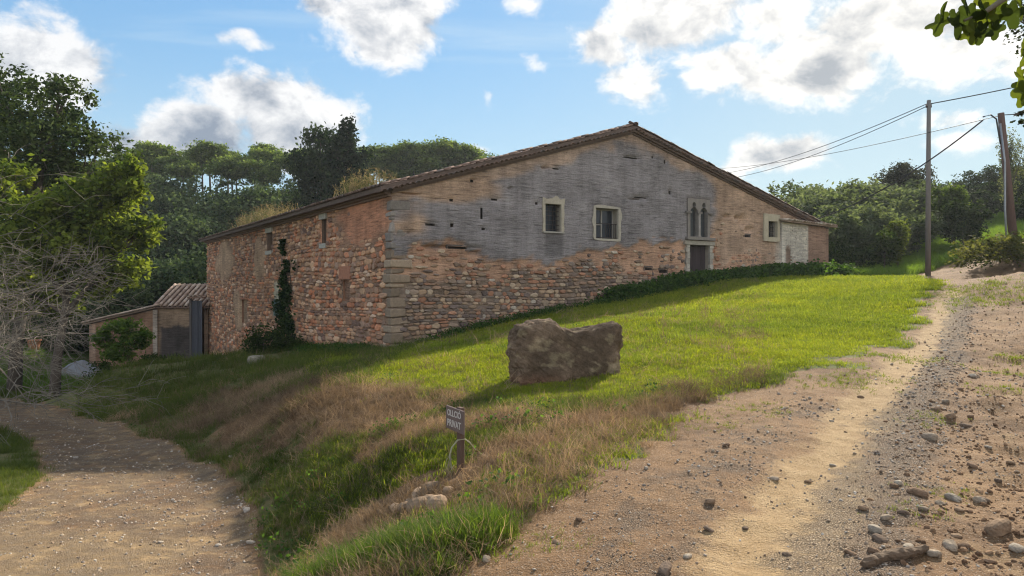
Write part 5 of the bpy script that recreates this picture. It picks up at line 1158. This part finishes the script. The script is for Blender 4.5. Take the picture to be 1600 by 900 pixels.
for k in range(110):
    d = rng.normal(size=3); d /= np.linalg.norm(d); put_leaf(np.array((.75, 0, 2.5)) + d * np.array((.75, .9, .55)), .13, R(random.uniform(-120, -40)), random.uniform(-3, 3))
# holm oak bough, farther back on the same side
hb = (12.6, 13.0); hz0 = Hs(*hb); HB = (*hb, hz0)
lob = [(*rel(px, py, 13, HB), a, a, b) for px, py, a, b in ((1590, 25, .32, .22), (1610, 60, .30, .25), (1650, 20, .9, .7), (1720, -20, 1.3, .9), (1800, 60, 1.6, 1.2), (1780, 200, 1.3, 1.0), (1606, 8, .25, .2), (1604, 90, .2, .2), (1640, 180, .5, .15), (1590, 178, .12, .08), (1598, 192, .10, .12))]
make_tree('holm_oak', 'small leaved dark oak bough reaching in behind the fig leaves', 'tree', HB, lob, 5200, .05, (.012, .02, .010), (.04, .052, .02), M_LEAFD, 3.0, .16, clump=.25, nclump=24)

# ================================================================== GRASS AND GROUND COVER (uncountable)
def blade_tuft(nb, h, spread, wdt, lean, c0, c1, mat, seed):
    r = np.random.default_rng(seed); V = []; F = []; C = []
    for k in range(nb):
        a = r.random() * 6.28; p = np.array((r.normal() * spread, r.normal() * spread, -.01)); hh = h * r.uniform(.5, 1.2); ld = np.array((math.cos(a), math.sin(a), 0)) * lean * hh * r.uniform(.4, 1.3); sd = np.array((-math.sin(a), math.cos(a), 0)) * wdt * .5
        q = p + ld * .35 + np.array((0, 0, hh * .6)); e = p + ld + np.array((0, 0, hh * r.uniform(.75, 1.0))); i = len(V)
        V += [p - sd, p + sd, q + sd * .8, q - sd * .8, e]; F += [(i, i + 1, i + 2, i + 3), (i + 3, i + 2, i + 4)]; t = r.random(); c = np.array(c0) * (1 - t) + np.array(c1) * t; C += [c * .8] * 2 + [c] * 2 + [c * 1.15]
    return mesh('tuft', np.array(V), F, mat, np.array(C))
def leafy_tuft(nl, rad, h, size, c0, c1, seed, mat):
    r = np.random.default_rng(seed); P = np.stack([r.normal(size=nl) * rad, r.normal(size=nl) * rad, h * r.random(nl) ** 1.2], 1); V, F, C = leaf_arrays(P, size, pal(nl, r.random(nl), c0, c1, r=r), .5, 1.5, r); return mesh('weed', V, F, mat, C)
def scatter(name, label, cat, P, scl, tint, sources, tilt=.15, nrm=None):
    n_ = len(P); me = bpy.data.meshes.new(name); me.vertices.add(n_); me.vertices.foreach_set('co', np.asarray(P, np.float32).ravel())
    for nm, ty, val in (('rot', 'FLOAT_VECTOR', np.stack([rng.normal(size=n_) * tilt, rng.normal(size=n_) * tilt, rng.random(n_) * 6.283], 1)), ('scl', 'FLOAT', np.broadcast_to(scl, (n_,)).copy()), ('tint', 'FLOAT_VECTOR', np.broadcast_to(tint, (n_, 3)).copy()), ('pick', 'INT', rng.integers(0, len(sources), n_))):
        a = me.attributes.new(nm, ty, 'POINT'); a.data.foreach_set('vector' if ty == 'FLOAT_VECTOR' else 'value', np.asarray(val, np.int32 if ty == 'INT' else np.float32).ravel())
    o = add(name, me, kind='stuff', label=label, category=cat)
    cl = bpy.data.collections.new(name + '_sources')
    for i, s in enumerate(sources): cl.objects.link(bpy.data.objects.new('%s_source_%02d' % (name, i), s))
    t = bpy.data.node_groups.new(name, 'GeometryNodeTree'); t.interface.new_socket('Geometry', in_out='INPUT', socket_type='NodeSocketGeometry'); t.interface.new_socket('Geometry', in_out='OUTPUT', socket_type='NodeSocketGeometry')
    g = NT(t); gi = g('NodeGroupInput'); go = g('NodeGroupOutput'); ci = g('GeometryNodeCollectionInfo'); ci.inputs['Collection'].default_value = cl; ci.inputs['Separate Children'].default_value = True; ci.inputs['Reset Children'].default_value = True
    def na(nm, ty): x = g('GeometryNodeInputNamedAttribute', data_type=ty); x.inputs['Name'].default_value = nm; return x.outputs[0]
    er = g('FunctionNodeEulerToRotation', {0: na('rot', 'FLOAT_VECTOR')})
    io = g('GeometryNodeInstanceOnPoints', {'Points': gi.outputs[0], 'Instance': ci.outputs[0], 'Pick Instance': True, 'Instance Index': na('pick', 'INT'), 'Rotation': er.outputs[0], 'Scale': na('scl', 'FLOAT')})
    g.l.new(io.outputs[0], go.inputs[0]); md = o.modifiers.new('scatter', 'NODES'); md.node_group = t; return o
def in_house(x, y, pad=0.0):
    rx, ry = x - CX, y - CY; u = rx * .8353 + ry * .5498; v = -rx * .5498 + ry * .8353; return (u > -pad) & (u < 27.2 + pad) & (v > -.3 - pad) & (v < WV + pad), u, v
def sample(n_, ymin, ymax, pmin=-60, pmax=1660, power=1.0):
    """random ground points over the field the yard opens onto; denser near the track fork"""
    y = ymin * (ymax / ymin) ** (rng.random(n_) ** power); px = rng.uniform(pmin, pmax, n_); x = (px - 800) / FPX * y; return x, y
G0c, G1c = (.105, .165, .024), (.22, .265, .045)
S_LAWN = [blade_tuft(16, .065, .045, .007, .7, G0c, G1c, M_GRASS, 300 + i) for i in range(5)]
S_LONG = [blade_tuft(26, .24, .07, .008, .9, (.065, .135, .032), (.15, .225, .055), M_GRASS, 320 + i) for i in range(5)]
S_DRY = [blade_tuft(22, .16, .08, .006, 1.5, (.27, .195, .13), (.48, .37, .25), M_DRY, 340 + i) for i in range(5)]
S_WEED = [leafy_tuft(46, .16, .28, .055, (.030, .068, .022), (.085, .15, .038), 360 + i, M_GRASS) for i in range(4)]
def bankness(x, y):
    """1 on the sloping bank between lawn and lane, 0 on the lawn"""
    b = sd_poly(x, y, BANK); return sst(b + (fbm(x * .8, y * .8, 171, 3) - .5) * 1.6, -.5, .5)
BANK = [hit0(*p) for p in [(690, 890), (640, 720), (830, 720), (1000, 660), (1090, 630), (1000, 622), (860, 625), (760, 618), (650, 608), (560, 594), (460, 590), (380, 585), (330, 590), (250, 590), (120, 640), (230, 684), (330, 722), (385, 780), (405, 830), (440, 899)]]
# lawn
x, y = sample(125000, 5.0, 46, 480, 1620, .85); m_ = masks(x, y); ih, uu, vv = in_house(x, y); bk = bankness(x, y)
dens = m_['grass'] * (1 - bk * .75) * sst(-m_['t'] + (fbm(x * 2, y * 2, 185, 3) - .5) * .9, -.25, .75); k = (rng.random(len(x)) < dens * (.72 + .5 * fbm(x * 1.2, y * 1.2, 181, 3))) & ~ih; x, y = x[k], y[k]; z = H(x, y)
pt = fbm(x * .45, y * .45, 191, 4); pd = fbm(x * 1.4, y * 1.4, 195, 3); tint = np.stack([.55 + .9 * pt + .4 * pd, .62 + .55 * pt + .35 * pd, .7 + .5 * pd], 1) * (.8 + .4 * rng.random((len(x), 1)))
scatter('lawn_grass', 'short bright green lawn grass in front of the farmhouse', 'grass', np.stack([x, y, z - .005], 1), (.75 + .9 * rng.random(len(x))) * np.clip(y / 15, .85, 2.0), tint, S_LAWN)
# longer grass on the bank and along the edges
x, y = sample(85000, 4.0, 45, -40, 1250, .9); m_ = masks(x, y); ih, uu, vv = in_house(x, y, .2); bk = bankness(x, y); cl = fbm(x * .75, y * .75, 201, 4)
edge = np.exp(-((m_['t'] + .25) / .35) ** 2) * .5; dn = np.zeros_like(x)
for bx_, by_, br_ in BARE: dn = np.maximum(dn, np.exp(-((x - bx_) ** 2 + (y - by_) ** 2) / (br_ * 1.5) ** 2))
p = np.maximum(bk * (sst(cl, .46, .62) * .7 + .5 * sst(-dn + (cl - .5) * 1.5, -.5, -.2) + .12), np.maximum(edge * sst(cl, .45, .6), (x < -3) * .75 * sst(cl, .3, .5))) * m_['grass'] * (1 - .85 * m_['bare'])
k = (rng.random(len(x)) < p * .75) & ~ih; x, y = x[k], y[k]; z = H(x, y); pt = fbm(x * .6, y * .6, 211, 3)
scatter('bank_grass', 'longer tufted green grass on the bank and verges', 'grass', np.stack([x, y, z - .01], 1), (.22 + .55 * rng.random(len(x)) ** 1.5) * np.clip(y / 12, .8, 2.6), np.stack([.55 + .5 * pt, .46 + .32 * pt, .55 + .35 * pt], 1), S_LONG, .25)
# lit wedge of grass at the fork
fw = hit(650, 858); x = fw[0] + rng.normal(size=1500) * .42; y = fw[1] + rng.normal(size=1500) * .16 + (x - fw[0]) * -.35; m_ = masks(x, y); k = (m_['path'] < .6); x, y = x[k], y[k]
scatter('fork_grass', 'fresh green grass tufts where the track and the lane fork', 'grass', np.stack([x, y, H(x, y) - .01], 1), .35 + .45 * rng.random(len(x)), np.array((.95, .85, .75)), S_LONG, .2)
# dry straw
x, y = sample(60000, 4.2, 40, 150, 1200, .9); m_ = masks(x, y); ih, uu, vv = in_house(x, y); bk = bankness(x, y); cl = fbm(x * .75, y * .75, 201, 4)
dn = np.zeros_like(x)
for bx_, by_, br_ in BARE: dn = np.maximum(dn, np.exp(-((x - bx_) ** 2 + (y - by_) ** 2) / (br_ * 1.5) ** 2))
p = (bk * sst(dn + (cl - .5) * -1.5, .35, .65) * .62 + .10 * bk + .05 * m_['grass'] + .5 * np.exp(-((m_['t'] + .5) / .6) ** 2) * (y < 12)) * (1 - m_['path']) ; k = (rng.random(len(x)) < p) & ~ih; x, y = x[k], y[k]
tt = fbm(x * 1.1, y * 1.1, 221, 3)
scatter('dry_grass', 'dry brown straw matted over the bank', 'dry grass', np.stack([x, y, H(x, y) - .01], 1), (.4 + .7 * rng.random(len(x))) * np.clip(y / 12, .8, 1.5), np.stack([.15 + 1.0 * tt, .14 + .93 * tt, .13 + .85 * tt], 1) * (.6 + .7 * rng.random((len(x), 1))), S_DRY, .5)
# weeds along the foot of the walls
u = np.concatenate([rng.uniform(10.5, 27.6, 900), rng.uniform(1, 12, 260)]); v = -.25 - np.abs(rng.normal(size=len(u))) * .45; s_ = rng.uniform(0, 34, 700); u = np.concatenate([u, -.3 - np.abs(rng.normal(size=700)) * .6]); v = np.concatenate([v, s_])
x = CX + u * .8353 - v * .5498; y = CY + u * .5498 + v * .8353; big = np.where(u > 10, 1.5 + 1.0 * fbm(u * .5, v * 0, 5, 3), 1.0)
scatter('wall_weeds', 'dark leafy weeds along the foot of the farmhouse walls', 'weeds', np.stack([x, y, H(x, y)], 1), big * (.5 + .7 * rng.random(len(u))), np.array((.9, .95, .9)), S_WEED)
x, y = sample(5000, 5, 36, -40, 1100, .9); m_ = masks(x, y); bk = bankness(x, y); ih, uu, vv = in_house(x, y, .2); k = (rng.random(len(x)) < (bk * .14 + .02) * m_['grass'] * sst(fbm(x, y, 231, 3), .4, .6)) & ~ih; x, y = x[k], y[k]
scatter('bank_weeds', 'scattered broad leaved weeds on the bank and lawn', 'weeds', np.stack([x, y, H(x, y)], 1), .3 + .4 * rng.random(len(x)), np.array((1.0, 1.0, 1.0)), S_WEED)
# grass on the slope right of the house, coarser
x, y = sample(26000, 40, 80, 1180, 1660); ih, uu, vv = in_house(x, y, .3); k = ~ih & (masks(x, y)['path'] < .4); x, y = x[k], y[k]; pt = fbm(x * .2, y * .2, 241, 3)
scatter('slope_grass', 'rough grass covering the slope beyond the poles', 'grass', np.stack([x, y, H(x, y)], 1), 1.2 + 1.4 * rng.random(len(x)), np.stack([.8 + .7 * pt, .85 + .5 * pt, .8 + .3 * pt], 1), S_LONG, .25)
x, y = sample(9000, 36, 90, -60, 330); ih, uu, vv = in_house(x, y, .3); k = ~ih; x, y = x[k], y[k]
scatter('far_grass', 'rough grass around the outbuilding', 'grass', np.stack([x, y, H(x, y)], 1), .8 + .9 * rng.random(len(x)), np.array((.8, .85, .8)), S_LONG, .25)
# small tufts that hold on in the track
tx, ty = [], []
for px, py, r in ((1455, 655, .22), (1570, 585, .3), (1575, 610, .25), (1590, 560, .3), (1430, 800, .16), (1475, 775, .15), (1520, 450, 1.2), (1545, 470, .9), (840, 850, .18), (800, 860, .15), (1300, 600, .35), (1180, 640, .3), (1110, 660, .3), (1330, 590, .4), (1400, 560, .4)):
    h_ = hit(px, py); k = int(60 * r / .25); tx.append(h_[0] + rng.normal(size=k) * r); ty.append(h_[1] + rng.normal(size=k) * r * .8)
x, y = np.concatenate(tx), np.concatenate(ty)
scatter('track_tufts', 'thin grass tufts scattered over the dirt track', 'grass', np.stack([x, y, H(x, y) - .008], 1), (.4 + .5 * rng.random(len(x))) * np.clip(y / 10, .7, 2), np.array((.9, .85, .8)), S_LAWN, .3)
# ---- gravel
def pebble(seed, c):
    me = rock_mesh('pebble', (1, .8, .55), seed, c, .2, 1, None, 2.2); return me
S_PEB = [pebble(400 + i, c) for i, c in enumerate(((.42, .35, .28), (.34, .25, .18), (.52, .46, .39), (.38, .27, .18), (.30, .25, .21), (.46, .36, .26)))]
x, y = sample(150000, 3.4, 26, -40, 1640, .85); m_ = masks(x, y); right = sst(x - d_right(y) + .9, 0, 1.0) * m_['track']
p = m_['path'] * (.05 + .75 * sst(m_['grav'] + (fbm(x * 1.5, y * 1.5, 251, 3) - .5) * .8, .25, .8) * (1 - .35 * m_['lane']) + .38 * right * sst(fbm(x * 1.3, y * 1.3, 255, 3), .4, .6)) * (1 - .8 * m_['sand'])
k = rng.random(len(x)) < p; x, y = x[k], y[k]; s_ = .005 + .026 * rng.random(len(x)) ** 6 + .006 * rng.random(len(x)); s_ = s_ * np.clip(y / 6, .8, 1.8)
scatter('gravel', 'small grey gravel spread along the tracks', 'gravel', np.stack([x, y, H(x, y) + s_ * .1], 1), s_, np.array((1, 1, 1)), S_PEB, .4)
# leaf litter / clods on the bare red earth at the right
x, y = sample(9000, 3.6, 20, 1280, 1660, .9); m_ = masks(x, y); right = sst(x - d_right(y) + .5, 0, 1.0); k = rng.random(len(x)) < right * .6; x, y = x[k], y[k]; S_CLOD = [pebble(430 + i, c) for i, c in enumerate(((.25, .15, .085), (.19, .115, .07), (.31, .195, .115)))]
s_ = .012 + .05 * rng.random(len(x)) ** 4
scatter('earth_clods', 'crumbled reddish earth clods beside the track', 'soil', np.stack([x, y, H(x, y)], 1), s_, np.array((1, 1, 1)), S_CLOD, .4)
# ---- dry weeds on the roof
for (va, vb, nn, hh, lab) in ((16.5, 27, 420, 1.15, 'tall dry weeds growing on the far half of the tile roof'), (3.2, 6.3, 230, 1.1, 'dry yellow weeds growing on the roof near the corner')):
    V = []; F = []; C = []; r = np.random.default_rng(int(va)); root = np.array((CX, CY, 0))
    for k in range(nn):
        v = np.clip(r.normal((va + vb) / 2, (vb - va) / 4), va, vb); u = r.uniform(-.2, 1.6); b0 = np.array((u, v, 5.36 + .3 * u)); h_ = hh * r.uniform(.3, 1.1) * (1 - .5 * abs(v - (va + vb) / 2) / ((vb - va) / 2)); e = b0 + np.array((r.normal() * .2, r.normal() * .25, h_)); sd = np.array((r.normal(), r.normal(), 0)) * .012; i = len(V)
        V += [b0 - sd, b0 + sd, e]; F.append((i, i + 1, i + 2)); c = np.array((.27, .22, .11)) * r.uniform(.6, 1.2) if r.random() < .75 else np.array((.09, .11, .035)); C += [c] * 3
        for q in range(6):
            t = .4 + .6 * r.random(); p = b0 + (e - b0) * t; d = r.normal(size=3) * .07; s2 = r.normal(size=3) * .018; i = len(V); V += [p, p + d + s2, p + d * 1.6]; F.append((i, i + 1, i + 2)); C += [c] * 3
    add('roof_weeds', mesh('roof_weeds', np.array(V), F, M_DRYP, np.array(C)), loc=(CX, CY, 0), rot=(0, 0, HANG), kind='stuff', label=lab, category='weeds')
# pot plant leaves
P = rng.normal(size=(260, 3)) * np.array((.28, .28, .25)) + np.array((0, 0, 1.15)); V, F, C = leaf_arrays(P, .12, pal(260, rng.random(260), (.06, .09, .02), (.15, .17, .03))); add('leaves', mesh('leaves', V, F, M_LEAF, C), pot)
mb = MB(); mb.tube([(0, 0, .6), (0, 0, 1.2)], .02, 5, (.1, .08, .05)); mb.build('stem', M_BARK, pot)
# dry bent reed looped round the sign post
P = [Vector((-.60, 6.98, 0)), Vector((-.62, 6.98, .0)), Vector((-.60, 7.0, .0)), Vector((-.54, 7.0, 0)), Vector((-.47, 7.02, 0)), Vector((-.42, 7.04, 0)), Vector((-.36, 7.06, 0))]; zs = [-.22, -.10, -.02, .055, .06, .02, -.06]
reed = MB(); reed.tube([(p.x + .62, p.y - 6.98, z_ + .22) for p, z_ in zip(P, zs)], [.006, .008, .009, .009, .008, .007, .004], 5, (.42, .40, .28))
for k in range(16):
    t = rng.random(); a = np.array((.0 + .02 * rng.normal(), 0, .02 + .12 * rng.random())); reed.tube([a, a + np.array((-.02 + .03 * rng.normal(), -.01, -.07 - .06 * rng.random()))], [.004, .001], 3, (.40, .35, .25))
reed.build('dry_reed', M_DRYP, loc=(-.62, 6.98, -.22), label='dry bent reed arching over the sign post', category='reed')
# ================================================================== AIR
mh, n = new_mat('thin_haze'); pv = n('ShaderNodeVolumePrincipled', {'Color': (.86, .93, 1.0), 'Density': .00024, 'Anisotropy': .3})
n.l.new(pv.outputs[0], n('ShaderNodeOutputMaterial').inputs['Volume'])
mb = MB(); mb.box((-1150, -700, min(-8.0, float(gz.min()) - 1)), (1150, 1200, max(46.0, float(gz.max()) + 4))); mb.build('haze', mh, kind='stuff', label='thin pale haze over the valley', category='haze')
sc.cycles.volume_bounces = 0; sc.cycles.volume_step_rate = 4
